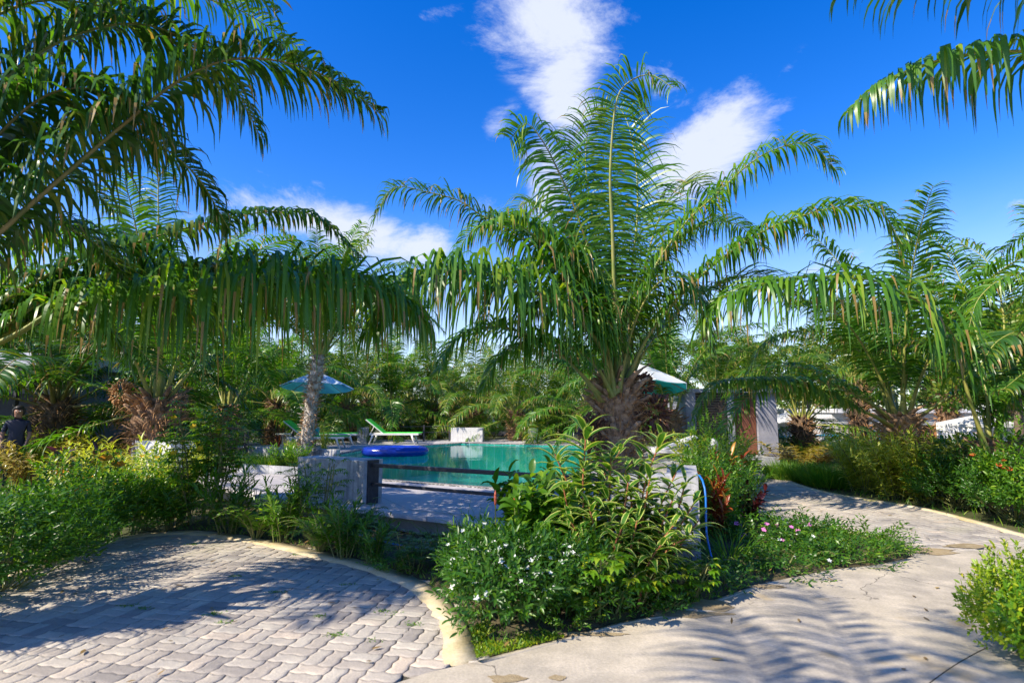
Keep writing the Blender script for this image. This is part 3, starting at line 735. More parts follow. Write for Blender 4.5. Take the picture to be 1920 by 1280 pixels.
# near black railing
def bar(q, a, b_, w, h):
    a = Vector(a); b_ = Vector(b_); d = b_ - a; c = (a + b_) / 2
    q.box(c, (d.length, w, h), math.atan2(d.y, d.x), bev=min(w, h) * .15, ry=-math.asin(d.z / d.length))
root = thing('pool_railing', 'black steel railing with two flat bars along the near edge of the terrace', 'railing', (-1.9, 7.7, DZ))
def child(q, name, mat, root, smooth=False):
    o = q.build(name, mat, None, smooth); o.parent = root
    o.matrix_parent_inverse = Matrix.Translation(-Vector(root.location)) if root.rotation_euler.z == 0 else (Matrix.Translation(root.location) @ Matrix.Rotation(root.rotation_euler.z, 4, 'Z')).inverted()
    return o
r0 = Vector((-1.83, 7.66, 0)); r1 = Vector((.92, 6.12, 0))
q = MB(); bar(q, (r0.x, r0.y, .775), (r1.x, r1.y, .775), .05, .05); child(q, 'top_rail', M_['steel'], root)
q = MB(); bar(q, (r0.x, r0.y, .53), (r1.x, r1.y, .53), .04, .04); child(q, 'lower_rail', M_['steel'], root)
q = MB(); q.box((-1.86, 7.70, .555), (.07, .20, .57), math.atan2(-.49, .87), bev=.004); child(q, 'post', M_['steel'], root)
q = MB(); q.box((.36, 6.43, .53), (.05, .05, .52), math.atan2(-.49, .87), bev=.004); child(q, 'post', M_['steel'], root)
q = MB(); q.box((.95, 6.10, .53), (.05, .05, .52), math.atan2(-.49, .87), bev=.004); child(q, 'post', M_['steel'], root)
# short black railing left of the planter
root = thing('short_railing', 'short dark railing frame behind the climbing flower vine, left of the planter', 'railing', (-6.9, 14.5, DZ))
a0 = Vector((-7.55, 15.0, 0)); a1 = Vector((-6.4, 13.9, 0))
for z, nme in ((.98, 'top_rail'), (.55, 'lower_rail')):
    q = MB(); bar(q, (a0.x, a0.y, z), (a1.x, a1.y, z), .07, .06); child(q, nme, M_['steel'], root)
for p in (a0, a1): q = MB(); q.box((p.x, p.y, .63), (.08, .08, .74), bev=.005); child(q, 'post', M_['steel'], root)
# cable fence at the far side
root = thing('cable_fence', 'thin cable fence with dark posts behind the loungers', 'fence', (-7, 20, DZ))
cf = [A(440, 800, 18.2), A(550, 800, 19.6), A(676, 800, 21.8), A(795, 800, 22.6), A(843, 800, 22.9)]
for p in cf: q = MB(); q.box((p.x, p.y, DZ + .31), (.06, .06, .66), bev=.004); child(q, 'post', M_['steel'], root)
for z in (.35, .58): 
    q = MB(); q.tube([(p.x, p.y, DZ + z) for p in cf], .012, 5); child(q, 'cable', M_['steel'], root)
# far terrace right part: low pale wall ledge and blue box
wall_block('ledge_wall', 'long low cream ledge behind the striped ginger, right of the pool', (2.55, 11.0), (4.1, 11.0), .3, .50, layered_ground('cream', (.62, .58, .50), (.52, .48, .42), (.70, .67, .6)), z0=.2)
# planter in the terrace left of the pool
plr = [(-6.6, 13.3), (-5.75, 11.75), (-3.75, 10.75), (-3.4, 12.1), (-4.6, 13.2), (-6.0, 14.2)]
root = thing('planter', 'long stone planter of grassy leaves beside the pool, holding the leaning palm', 'planter', (-5.2, 12.4, DZ))
pw = [Vector((*p, 0)) for p in plr]; pw.append(pw[0]); pc = sum(pw[:-1], Vector()) / 6
q = obj('planter_wall', mesh_np('planter_wall', [ribbon('p', [p - pc for p in pw], [(p - pc) * .955 for p in pw], .16, .17, None)], [M_['wallc']]), root)
q.location = (pc.x + 5.2, pc.y - 12.4, 0)
q = MB(); q.prism([((p.x - 0) * 1, p.y) for p in [pc + (w - pc) * .95 for w in pw[:-1]]], DZ + .002, DZ + .10); child(q, 'planter_soil', M_['soil'], root)
# wall at the back of the planter
wall_block('planter_back_wall', 'low grey wall behind the planter, running to the leaning palm', (-6.9, 14.35), (-4.0, 13.15), .14, .60, M_['wallc'], z0=.2)

# blue hose along the corner wall and over the bed
M_['hose'] = solid('blue_hose', (.01, .16, .55), rough=.4)
hp = [(1.845, 5.80, .86), (1.845, 5.66, .84), (1.845, 5.56, .70), (1.83, 5.53, .35), (1.86, 5.50, .12), (1.80, 5.35, .055), (1.55, 5.22, .06), (1.1, 5.2, .06), (.6, 5.45, .06), (.1, 5.6, .06), (-.5, 6.0, .07), (-1.2, 6.3, .065), (-2.0, 7.0, .065), (-3.1, 7.5, .06), (-4.0, 8.2, .06)]
s, _ = catmull(hp, 90); q = MB(); q.tube(s, .0095, 8); tag(q.build('hose', M_['hose'], None, True), 'blue garden hose dropping down the corner wall and lying along the bed', 'hose')
q = MB(); s, _ = catmull([G(1372, 884, .02), G(1400, 886, .03), G(1445, 882, .02)], 12); q.tube(s, .03, 8)
tag(q.build('hose', M_['hose'], None, True), 'blue hose lying at the foot of the pavilion steps', 'hose')

# ------------------------------------------------------------------ parasols, loungers, float, lamp
def cloth_mat(name, col, tr=.35, tint=None):
    m, nt = newmat(name); N = nt.nodes; L = nt.links
    b = N.new('ShaderNodeBsdfPrincipled'); b.inputs['Base Color'].default_value = (*col, 1); b.inputs['Roughness'].default_value = .8
    t = N.new('ShaderNodeBsdfTranslucent'); t.inputs[0].default_value = (*(tint or col), 1)
    ms = N.new('ShaderNodeMixShader'); ms.inputs[0].default_value = tr; L.new(b.outputs[0], ms.inputs[1]); L.new(t.outputs[0], ms.inputs[2])
    o = N.new('ShaderNodeOutputMaterial'); L.new(ms.outputs[0], o.inputs[0]); return m
M_['canvas_top'] = cloth_mat('canvas_pale_blue', (.74, .82, .86), .25); M_['canvas_teal'] = cloth_mat('canvas_teal', (.04, .55, .55), .5, (.05, .75, .72))
M_['canvas_cyan'] = cloth_mat('canvas_cyan', (.16, .68, .80), .5, (.2, .85, .95)); M_['canvas_white'] = cloth_mat('canvas_white', (.80, .80, .80), .3)
M_['wood'] = solid('teak', (.28, .11, .05), (.42, .19, .09), scale=12, rough=.5, stretch=(1, 1, .1))
M_['whitep'] = solid('white_plastic', (.72, .70, .66), (.82, .80, .76), scale=5, rough=.4)
M_['greencloth'] = solid('green_mesh_cloth', (.03, .50, .03), (.07, .64, .05), scale=30, rough=.6)
M_['bluevinyl'] = solid('blue_vinyl', (.008, .028, .30), (.012, .04, .40), scale=3, rough=.22, spec=.6)
def canopy_parts(R_, z0, z1, n=8, under=0.0, seg=5):
    V = []; Q = []
    for k in range(n):
        a0, a1 = 2 * math.pi * k / n, 2 * math.pi * (k + 1) / n
        b = len(V)
        for i in range(seg + 1):
            t = i / seg; r = R_ * t; z = z1 - (z1 - z0) * t ** 1.12 - under
            for j in range(4):
                f = j / 3; x = (math.cos(a0) * (1 - f) + math.cos(a1) * f) * r; y = (math.sin(a0) * (1 - f) + math.sin(a1) * f) * r
                V.append((x, y, z - .05 * t * math.sin(math.pi * f) * R_ * .5))
        for i in range(seg):
            for j in range(3): c = b + i * 4 + j; Q.append((c, c + 1, c + 5, c + 4))
    V = np.array(V, float); Q = np.array(Q); return (V, Q, V[Q.ravel()][:, :2], None, 0)
def parasol(label, px, D, rim, apex, R_, lining, base, group, rz=.3, top='canvas_top', polemat='wood', name='parasol'):
    p = A(px, 768, D); root = thing(name, label, 'parasol', (p.x, D, base), rz, group)
    z0, z1 = rim - base, apex - base
    obj('canopy', mesh_np('canopy', [canopy_parts(R_, z0, z1)], [M_[top]]), root)
    obj('lining', mesh_np('lining', [canopy_parts(R_ * .985, z0, z1, under=.018)], [M_[lining]]), root)
    q = MB(); q.tube([(0, 0, 0), (0, 0, z1 + .06)], .022, 8); q.build('pole', M_[polemat], root)
    for k in range(8):
        a = 2 * math.pi * k / 8; q = MB(); q.tube([(0, 0, z1 - .06), (math.cos(a) * R_ * .97, math.sin(a) * R_ * .97, z0 - .035)], .009, 5); q.build('rib', M_['wood'], root)
    tl = Matrix.Rotation(-rz, 4, 'Z') @ Matrix.Rotation(-.13, 4, 'X') @ Matrix.Rotation(rz, 4, 'Z'); ap = Matrix.Translation((0, 0, z1))
    for ch in root.children:
        if ch.name.split('.')[0] in ('canopy', 'lining', 'rib'): ch.matrix_basis = ap @ tl @ ap.inverted()
    q = MB(); q.box((0, 0, .05), (.5, .5, .1), bev=.02); q.build('base', M_['wallc'], root)
    return root
parasol('pale blue parasol over the green lounger behind the leaning palm trunk', 594, 18.5, 2.22, 2.72, 1.16, 'canvas_cyan', DZ, 'pool parasols')
parasol('white topped turquoise parasol partly hidden by the big central palm', 1198, 14.5, 2.03, 2.68, 1.25, 'canvas_teal', DZ, 'pool parasols', rz=.1, top='canvas_white')
parasol('small white parasol beyond the paved path, left of a dark palm trunk', 1472, 20, 1.0, 1.42, .85, 'canvas_white', 0, None, top='canvas_white', polemat='whitep')

def lounger(label, px, D, rz, group='sun loungers by the pool', mat='greencloth', back=38, L=2.0):
    p = A(px, 800, D); root = thing('sun_lounger', label, 'sun lounger', (p.x, D, DZ), rz, group)
    w = .66; h = .36; bx = -.25; bl = .78; e = R(back)
    for s, nme in ((-1, 'side_rail'), (1, 'side_rail')):
        q = MB(); q.box((.15, s * w / 2, h), (L * .93 - .1, .05, .07), bev=.01); q.build(nme, M_['whitep'], root)
    for sx in (-.62, .78):
        for s in (-1, 1):
            q = MB(); q.tube([(sx, s * w / 2, h - .02), (sx + (.05 if sx > 0 else -.05), s * (w / 2 + .01), h * .5), (sx + (.13 if sx > 0 else -.13), s * (w / 2 + .02), 0)], [.04, .032, .026], 8); q.build('leg', M_['whitep'], root, True)
    q = MB(); q.box((.42, 0, h + .045), (L * .66, w - .04, .03), bev=.012); q.build('seat', M_[mat], root)
    c = Vector((bx - math.cos(e) * bl / 2, 0, h + .05 + math.sin(e) * bl / 2))
    q = MB(); q.box(c, (bl, w - .06, .03), 0, ry=e, bev=.012); q.build('backrest', M_[mat], root)
    q = MB()
    for s in (-1, 1): q.tube([(bx, s * (w / 2 - .02), h + .02), (bx - math.cos(e) * (bl + .03), s * (w / 2 - .02), h + .02 + math.sin(e) * (bl + .03))], .02, 6)
    q.tube([(bx - math.cos(e) * .5, 0, h + math.sin(e) * .45), (bx - .55, 0, h - .02)], .015, 6)
    q.build('back_frame', M_['whitep'], root)
    return root
lounger('bright green lounger under the pale blue parasol, behind the leaning trunk', 590, 18.4, .04)
lounger('bright green lounger further back, standing right behind the blue float', 735, 21.0, .0)
lounger('third green lounger mostly hidden behind the leaning palm trunk', 612, 20.4, .35)
q = lounger('white lounger with pale mat behind the striped ginger, under the turquoise parasol', 1215, 12.6, 2.9, mat='whitep', back=20)
# side table with teal cup
root = thing('side_table', 'small white side table beside the green lounger under the pale parasol', 'table', (A(532, 800, 19.0).x, 19.0, DZ))
q = MB(); q.lathe([(0, .46), (.24, .46), (.25, .44), (.24, .42), (0, .42)], 20); q.build('table_top', M_['whitep'], root)
for k in range(3): a = 2.1 * k; q = MB(); q.tube([(.08 * math.cos(a), .08 * math.sin(a), .42), (.2 * math.cos(a), .2 * math.sin(a), 0)], .018, 6); q.build('leg', M_['whitep'], root)
q = MB(); q.lathe([(0, 0), (.075, 0), (.085, .1), (.10, .24), (.085, .24), (.07, .02), (0, .02)], 16)
p = A(601, 800, 18.6); tag(q.build('bucket', M_['canvas_teal'], None, True, loc=(p.x, p.y - .35, DZ + .425)), 'small teal bucket standing on the green lounger behind the trunk', 'bucket')
# inflatable float: tufted oval mattress
def pool_float():
    V = []; Q = []; na, nb = 72, 20; a, b_, r = .95, .62, .14
    for i in range(na):
        th = 2 * math.pi * i / na
        for j in range(nb):
            ph = 2 * math.pi * j / nb; rr = r * (1 + .06 * abs(math.sin(th * 12)) ** .5)
            V.append(((a - r + rr * math.cos(ph)) * math.cos(th), (b_ - r + rr * math.cos(ph)) * math.sin(th), rr * math.sin(ph) * .9 + .11))
    for i in range(na):
        for j in range(nb): i2 = (i + 1) % na; j2 = (j + 1) % nb; Q.append((i * nb + j, i2 * nb + j, i2 * nb + j2, i * nb + j2))
    V = np.array(V); Q = np.array(Q); rim = (V, Q, V[Q.ravel()][:, :2], None, 0)
    V = []; Q = []; nx, ny = 60, 30
    for i in range(nx + 1):
        for j in range(ny + 1):
            rr = (j / ny) * .93; th = 2 * math.pi * i / nx; x = (a - r * .8) * rr * math.cos(th); y = (b_ - r * .8) * rr * math.sin(th)
            V.append((x, y, .12 + .05 * abs(math.sin(x * 17) * math.sin(y * 17)) ** .4))
    for i in range(nx):
        for j in range(ny): c = i * (ny + 1) + j; Q.append((c, c + ny + 1, c + ny + 2, c + 1))
    V = np.array(V); Q = np.array(Q)
    p = A(741, 850, 16.6)
    root = thing('pool_float', 'dark blue inflatable float with tufted top drifting at the left of the pool', 'pool float', (p.x, p.y, DZ - .055), .05)
    obj('tube', mesh_np('tube', [rim], [M_['bluevinyl']], True), root)
    obj('tufted_top', mesh_np('tufted_top', [(V, Q, V[Q.ravel()][:, :2], None, 0)], [M_['bluevinyl']], True), root)
pool_float()
# bollard lamp
p = G(1336, 905); root = thing('bollard_lamp', 'white domed bollard lamp among shrubs in front of the slatted screen', 'lamp', (4.25, 12.2, 0))
q = MB(); q.lathe([(0, 0), (.07, 0), (.06, .45), (.05, .5), (0, .5)], 16); q.build('post', M_['wallblue'], root)
q = MB(); q.lathe([(0, .50), (.10, .50), (.10, .56), (0, .56)], 20); q.build('collar', M_['steel'], root)
q = MB(); q.lathe([(0, .58), (.105, .58), (.11, .74), (.09, .84), (.05, .89), (0, .90)], 20); q.build('lamp_shade', M_['canvas_white'], root, True)

# ------------------------------------------------------------------ pavilion
M_['door'] = solid('brown_door', (.17, .06, .035), (.25, .095, .055), scale=6, rough=.5, stretch=(3, 3, .3))
M_['slat'] = solid('dark_slats', (.03, .02, .017), (.07, .045, .035), scale=14, rough=.6)
M_['slatgap'] = solid('pale_panel', (.55, .52, .5), rough=.8)
M_['lilac'] = layered_ground('pavilion_render', (.31, .31, .36), (.25, .25, .30), (.38, .37, .41), scales=(1, 3, 30), rough=.7, bump=.1)
def pavilion():
    Y = 15.4; X = lambda px: (px - 960) / FPX * Y
    root = thing('pavilion', 'grey shower pavilion with brown door and dark slatted screen at the end of the path', 'building', (6.0, Y, 0))
    T = 1.96; fl = .31
    def bx(x0, x1, y0, y1, z0, z1, name, mat, par=root, bev=.006):
        q = MB(); q.box(((x0 + x1) / 2 - 6.0, (y0 + y1) / 2 - Y, (z0 + z1) / 2), (x1 - x0, y1 - y0, z1 - z0), bev=bev); return q.build(name, M_[mat], par)
    bx(X(1417), X(1453), Y, Y + 2.2, 0, T, 'wall', 'lilac'); bx(X(1361), X(1374), Y, Y + .2, 0, T, 'wall', 'lilac')
    bx(X(1282), X(1300), Y - .1, Y + 2.2, 0, T, 'wall', 'lilac'); bx(X(1300), X(1417), Y + 2.0, Y + 2.2, 0, T, 'wall', 'lilac')
    bx(X(1282), X(1453) + .002, Y - .12, Y + 2.22, T + .002, T + .10, 'roof', 'lilac')
    bx(X(1300), X(1361), Y + .06, Y + .10, .12, T, 'screen', 'slatgap')
    q = MB()
    z = .2
    while z < T - .04: q.box(((X(1300) + X(1361)) / 2 - 6, .03, z), (X(1361) - X(1300) - .01, .05, .046), bev=.004); z += .066
    q.build('slats', M_['slat'], root)
    d = bx(X(1376), X(1416), Y + .10, Y + .15, fl, T - .02, 'door', 'door')
    q = MB(); q.tube([(X(1380) - 6, .07, 1.15), (X(1380) - 6, .04, 1.15), (X(1384) - 6, .04, 1.15)], .012, 6); h = q.build('handle', M_['steel'], d)
    bx(X(1362), X(1430), Y - .75, Y - .002, 0, fl, 'step', 'wallc'); bx(X(1358), X(1440), Y - 1.1, Y - .752, 0, .16, 'step', 'wallc')
pavilion()
# blue bin by the pavilion
q = MB(); q.box((0, 0, .2), (.36, .25, .4), bev=.03); q.box((0, 0, .43), (.40, .28, .05), bev=.02)
p = A(1288, 830, 13.2); tag(q.build('storage_box', solid('navy', (.02, .06, .28), rough=.5), None, loc=(p.x, 13.2, DZ)), 'small navy storage box left of the slatted screen', 'box')
wall_block('ledge_wall', 'low white wall in front of the slatted screen, behind the navy box', (A(1268, 800, 14.2).x, 14.2), (A(1306, 800, 14.2).x, 14.2), .2, .80, M_['whitewall'], z0=.1)

# ------------------------------------------------------------------ restaurant, tents, left houses
M_['wred'] = solid('window_frame_red', (.30, .10, .08), rough=.5); M_['glass'] = solid('dark_glass', (.03, .035, .04), rough=.08, spec=.8)
M_['awning'] = layered_ground('awning_grey', (.42, .43, .43), (.34, .35, .36), (.5, .5, .5), scales=(.5, 3, 20))
def restaurant():
    Y = 26.0; X = lambda px: (px - 960) / FPX * Y; Z = lambda py: 1.5 + (768 - py) * Y / FPX
    root = thing('restaurant', 'long low white restaurant with red framed windows beyond the shrubs on the right', 'building', (X(1560), Y, 0))
    ox = X(1560)
    def bx(x0, x1, y0, y1, z0, z1, name, mat, par=root):
        q = MB(); q.box(((x0 + x1) / 2 - ox, (y0 + y1) / 2 - Y, (z0 + z1) / 2), (x1 - x0, y1 - y0, z1 - z0), bev=.006); return q.build(name, M_[mat], par)
    bx(X(1561), X(1880), Y + .3, Y + 6, 0, 1.36, 'wall', 'whitewall')
    bx(X(1558), X(1890), Y - .2, Y + 6, 1.362, 1.55, 'roof', 'whitewall')
    q = MB(); q.prism([(-.1, -1.6), (X(1860) - ox, -1.6), (X(1860) - ox, -.21), (-.1, -.21)], .86, .98); a = q.build('awning', M_['awning'], root)
    for px in (1562, 1700, 1800): bx(X(px), X(px) + .12, Y - 1.5, Y - 1.38, 0, .858, 'awning_post', 'wood')
    bx(X(1566), X(1589), Y + .24, Y + .298, 0, .9, 'door', 'whitep')
    for x0, x1 in ((1596, 1612), (1615, 1630), (1634, 1650), (1728, 1755), (1765, 1800)):
        w = bx(X(x0), X(x1), Y + .22, Y + .298, 0.0, .95, 'window', 'wred')
        for k in range(2):
            for j in range(3):
                a = X(x0) + .06 + k * (X(x1) - X(x0) - .06) / 2; bw = (X(x1) - X(x0) - .18) / 2; q = MB()
                q.box((a + bw / 2 - ox, .215, .18 + j * .29), (bw, .02, .24)); q.build('pane', M_['glass'], w)
restaurant()
def gazebo():
    Y = 16.5; p = A(1832, 800, Y); root = thing('gazebo_tent', 'white pointed gazebo tent with side curtains above a blue table', 'tent', (p.x, Y, 0))
    w = 1.35 / 2; z0 = 1.12; 
    q = MB()
    for k in range(4):
        a, b_ = [(-w, -w), (w, -w), (w, w), (-w, w)][k], [(w, -w), (w, w), (-w, w), (-w, -w)][k]
        q.face([(a[0], a[1], z0), (b_[0], b_[1], z0), (0, 0, z0 + .24)]); q.face([(a[0], a[1], z0), (b_[0], b_[1], z0), (b_[0], b_[1], z0 - .10), (a[0], a[1], z0 - .10)])
    q.build('canopy', M_['canvas_white'], root)
    for x in (-w, w):
        for y in (-w, w): q = MB(); q.tube([(x * .98, y * .98, 0), (x * .98, y * .98, z0 - .01)], .02, 6); q.build('pole', M_['whitep'], root)
    V = []; n = 24
    for s in (-1, 1):
        pts = [(s * w * .97 + .0, -w + 2 * w * k / n) for k in range(n + 1)]
        a = [Vector((x + .03 * math.sin(k * 1.9), y, 0)) for k, (x, y) in enumerate(pts)]
        obj('curtain', mesh_np('curtain', [ribbon('c', a, [v + Vector((.006, 0, 0)) for v in a], z0 - .02, .55, None)], [M_['canvas_white']]), root)
gazebo()
M_['bluecl'] = solid('blue_cloth', (.01, .22, .42), (.02, .30, .5), scale=8, rough=.7)
def table_set(label, px, D, h=.62, w=1.5, z=0):
    p = A(px, 800, D); root = thing('garden_table', label, 'table', (p.x, D, z), 0, 'blue tables outside the restaurant')
    q = MB(); q.box((0, 0, h), (w, .7, .04), bev=.008); q.build('tabletop', M_['bluecl'], root)
    for x in (-w / 2 + .08, w / 2 - .08):
        for y in (-.28, .28): q = MB(); q.box((x, y, h / 2 - .011), (.05, .05, h - .022)); q.build('leg', M_['bluecl'], root)
table_set('blue table left of the red framed windows, behind the clipped hedge', 1540, 21.5, .55)
table_set('blue table below the red framed windows with white cushions behind', 1600, 23.0, .5, 1.8)
table_set('blue table under the white pointed gazebo tent', 1832, 16.2, .38, 1.3)
table_set('blue table beside the small white parasol', 1470, 21.5, .5, .9)
# reclining blue and white deck chair by the restaurant
root = thing('deck_chair', 'blue and white deck chair in front of the red framed windows', 'chair', (A(1630, 800, 22).x, 22, 0))
q = MB(); q.box((-.35, 0, .55), (1.0, .6, .04), 0, ry=R(-20), bev=.01); q.build('seat', M_['bluecl'], root)
q = MB(); q.box((.5, 0, .62), (1.0, .6, .04), 0, ry=R(28), bev=.01); q.build('backrest', M_['canvas_white'], root)
for x in (-.7, .3):
    for s in (-.27, .27): q = MB(); q.tube([(x, s, 0), (x + .12, s, .48)], .02, 6); q.build('leg', M_['whitep'], root)

M_['hgrey'] = solid('house_grey', (.20, .22, .27), (.26, .28, .33), scale=3, rough=.8); M_['hdark'] = solid('house_dark', (.03, .03, .035), (.05, .05, .055), scale=4, rough=.7)
M_['roofp'] = solid('roof_pale', (.52, .52, .62), (.62, .62, .70), scale=4, rough=.5); M_['yellow'] = solid('yellow_wall', (.52, .38, .07), (.62, .46, .10), scale=3, rough=.8)
M_['orange'] = solid('orange_wall', (.70, .32, .06), (.78, .40, .09), scale=3, rough=.8)
def left_house():
    Y = 13.5; X = lambda px: (px - 960) / FPX * Y; root = thing('bungalow', 'dark grey bungalow with pale roof edge at the far left', 'building', (X(20), Y, 0)); ox = X(20)
    def bx(x0, x1, y0, y1, z0, z1, name, mat, par=root):
        q = MB(); q.box(((x0 + x1) / 2 - ox, (y0 + y1) / 2 - Y, (z0 + z1) / 2), (x1 - x0, y1 - y0, z1 - z0), bev=.01); return q.build(name, M_[mat], par)
    bx(X(-260), X(84), Y + .8, Y + 5, 0, 2.5, 'wall', 'hgrey')
    q = MB(); z0 = 2.52
    q.prism([(X(-300) - ox, -.5), (X(104) - ox, -.5), (X(104) - ox, 5.5), (X(-300) - ox, 5.5)], z0, z0 + .28)
    q.build('roof', M_['roofp'], root)
    bx(X(-300), X(100), Y - .45, Y + .7, z0 - .25, z0 - .002, 'eaves', 'hdark')
    bx(X(53), X(58), Y - .35, Y - .25, 0, z0 - .252, 'post', 'hdark'); bx(X(-60), X(20), Y + .74, Y + .798, 0, 1.9, 'door', 'hdark')
left_house()
def hut(label, x0, x1, D, z1, wm, base, roofz, name='cottage', win=None):
    X = lambda px: (px - 960) / FPX * D; root = thing(name, label, 'building', (X(x0), D, 0)); w = X(x1) - X(x0)
    q = MB(); q.box((w / 2, 1.5, (base + z1) / 2), (w, 3, z1 - base), bev=.01); q.build('wall', M_[wm], root)
    q = MB(); q.box((w / 2, 1.5, base / 2 - .001), (w + .04, 3.04, base - .002), bev=.01); q.build('plinth', M_['hdark'], root)
    q = MB(); q.prism([(-.4, -.4), (w + .4, -.4), (w + .4, 3.4), (-.4, 3.4)], z1 + .002, z1 + .16); q.build('roof', M_['hdark'], root)
    if win:
        q = MB(); q.box((w * win, -.012, (base + z1) * .55), (w * .22, .03, .7)); q.build('window', M_['glass'], root)
    return root
hut('small yellow walled cottage between the palms at the left', 128, 206, 18.5, 1.9, 'yellow', .75, 2.0, win=None)
hut('orange walled hut glimpsed behind the dark palm trunk at the left', 98, 150, 21.5, 2.1, 'orange', .5, 2.2)
hut('pale brown bungalow behind the far palms beyond the pool', 880, 1000, 34, 1.9, 'hgrey', .4, 2.0, win=.5)

# ------------------------------------------------------------------ palms
# the big central palm
X0 = (1158 - 960) / FPX * 9.0
mp_ = thing('oil_palm', 'big central oil palm with upright fronds and a shaggy brown trunk behind the striped ginger', 'palm tree', (X0, 9.0, DZ))
obj('trunk', mesh_np('trunk', trunk_parts(1.72, .30, .34, seed=3, nst=150, stub=.30), [M_['bark_light'], M_['dryfib']]), mp_)
obj('fruit_bunch', mesh_np('fruit_bunch', fruit_cluster((.50, -.18, 1.18), .27, 5), [M_['fruit'], M_['dryfib']], False), mp_)
obj('fruit_bunch', mesh_np('fruit_bunch', fruit_cluster((.36, -.12, 1.62), .17, 6), [M_['fruit'], M_['dryfib']], False), mp_)
obj('fruit_bunch', mesh_np('fruit_bunch', fruit_cluster((-.42, -.22, .90), .24, 8), [M_['fruit'], M_['dryfib']], False), mp_)
F = lambda pts, d0, d1, **k: xfrond(mp_, pts, d0, d1, **k)
F([(1160, 730), (1152, 556), (1148, 428), (1144, 330), (1153, 205), (1172, 160), (1218, 140), (1262, 165)], 8.9, 8.3, side=(1, .15, 0), Lf=1.05, n=110, w=.034, droop=.62, seed=1, rr=.05, lift=.0, fwd=(.05, .25))
F([(1150, 735), (1128, 560), (1085, 410), (1046, 319), (1017, 264), (987, 232), (955, 262)], 8.95, 8.6, side=(.9, .45, 0), Lf=1.10, n=105, w=.040, droop=.62, seed=2, rr=.045, lift=.05, fwd=(.1, .4), rmat='rachis_dark')
F([(1165, 730), (1190, 600), (1228, 501), (1283, 421), (1337, 370), (1410, 304), (1465, 276), (1520, 270), (1568, 319)], 9.0, 8.2, Lf=1.06, n=104, w=.038, droop=.55, seed=3, rr=.042, lift=.25)
F([(1172, 725), (1215, 630), (1290, 540), (1381, 464), (1447, 426), (1520, 400), (1593, 386), (1650, 395), (1692, 458)], 8.9, 7.6, Lf=0.94, n=100, w=.044, droop=.75, seed=4, rr=.042, lift=.3)
F([(1168, 735), (1200, 560), (1225, 440), (1258, 368), (1295, 338), (1330, 366), (1342, 410)], 9.3, 11.2, Lf=1.00, n=80, w=.04, droop=.4, seed=5, mat='frond_far')
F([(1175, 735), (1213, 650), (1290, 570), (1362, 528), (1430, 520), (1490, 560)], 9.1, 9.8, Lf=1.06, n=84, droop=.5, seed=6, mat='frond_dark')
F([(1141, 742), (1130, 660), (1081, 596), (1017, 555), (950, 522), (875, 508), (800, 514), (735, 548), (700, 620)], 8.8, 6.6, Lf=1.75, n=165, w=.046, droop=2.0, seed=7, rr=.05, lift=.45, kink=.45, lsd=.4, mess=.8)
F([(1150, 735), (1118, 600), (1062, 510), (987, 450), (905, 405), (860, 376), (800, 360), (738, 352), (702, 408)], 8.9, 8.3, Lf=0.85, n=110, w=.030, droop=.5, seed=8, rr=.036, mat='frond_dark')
F([(1128, 748), (1112, 728), (1081, 692), (1044, 660), (985, 625), (915, 612), (850, 640), (820, 700)], 8.8, 7.6, Lf=0.94, n=80, droop=.7, seed=9, rr=.042)
F([(1145, 735), (1120, 600), (1060, 490), (1000, 440), (950, 412), (905, 425)], 8.8, 7.6, Lf=1.00, n=84, w=.05, droop=1.0, seed=10, lift=.5, kink=.5)
F([(1158, 730), (1140, 560), (1110, 400), (1098, 300), (1110, 220), (1150, 200)], 9.2, 10.4, side=(.9, .4, 0), Lf=1.06, n=84, droop=.35, seed=11, mat='frond_far')
F([(1165, 730), (1180, 540), (1195, 400), (1190, 290), (1170, 215), (1140, 190)], 9.3, 10.8, side=(.9, -.3, 0), Lf=1.12, n=84, droop=.4, seed=12)
F([(1155, 735), (1135, 600), (1085, 480), (1030, 400), (985, 380), (955, 420)], 9.2, 10.6, Lf=1.06, n=80, droop=.5, seed=13, mat='frond_far')
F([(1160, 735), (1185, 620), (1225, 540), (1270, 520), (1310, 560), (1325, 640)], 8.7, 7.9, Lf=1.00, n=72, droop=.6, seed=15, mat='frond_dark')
F([(1152, 740), (1130, 630), (1090, 560), (1040, 540), (1000, 580), (985, 650)], 8.8, 8.4, Lf=0.94, n=72, droop=.6, seed=16)

F([(1152, 738), (1135, 640), (1095, 555), (1035, 500), (975, 495), (925, 540), (900, 610)], 8.7, 7.9, Lf=1.0, n=96, droop=.8, seed=19, w=.036, mess=.4)
F([(1165, 735), (1195, 590), (1245, 480), (1310, 425), (1380, 420), (1430, 470)], 9.2, 10.2, Lf=1.0, n=96, droop=.7, seed=20, w=.036)
F([(1150, 735), (1115, 590), (1050, 470), (975, 415), (900, 420), (850, 480)], 9.1, 9.8, Lf=1.0, n=96, droop=.7, seed=21, w=.036)
F([(1148, 742), (1120, 690), (1070, 650), (1000, 640), (935, 670), (905, 730)], 8.7, 8.0, Lf=.8, n=80, droop=.9, seed=22)
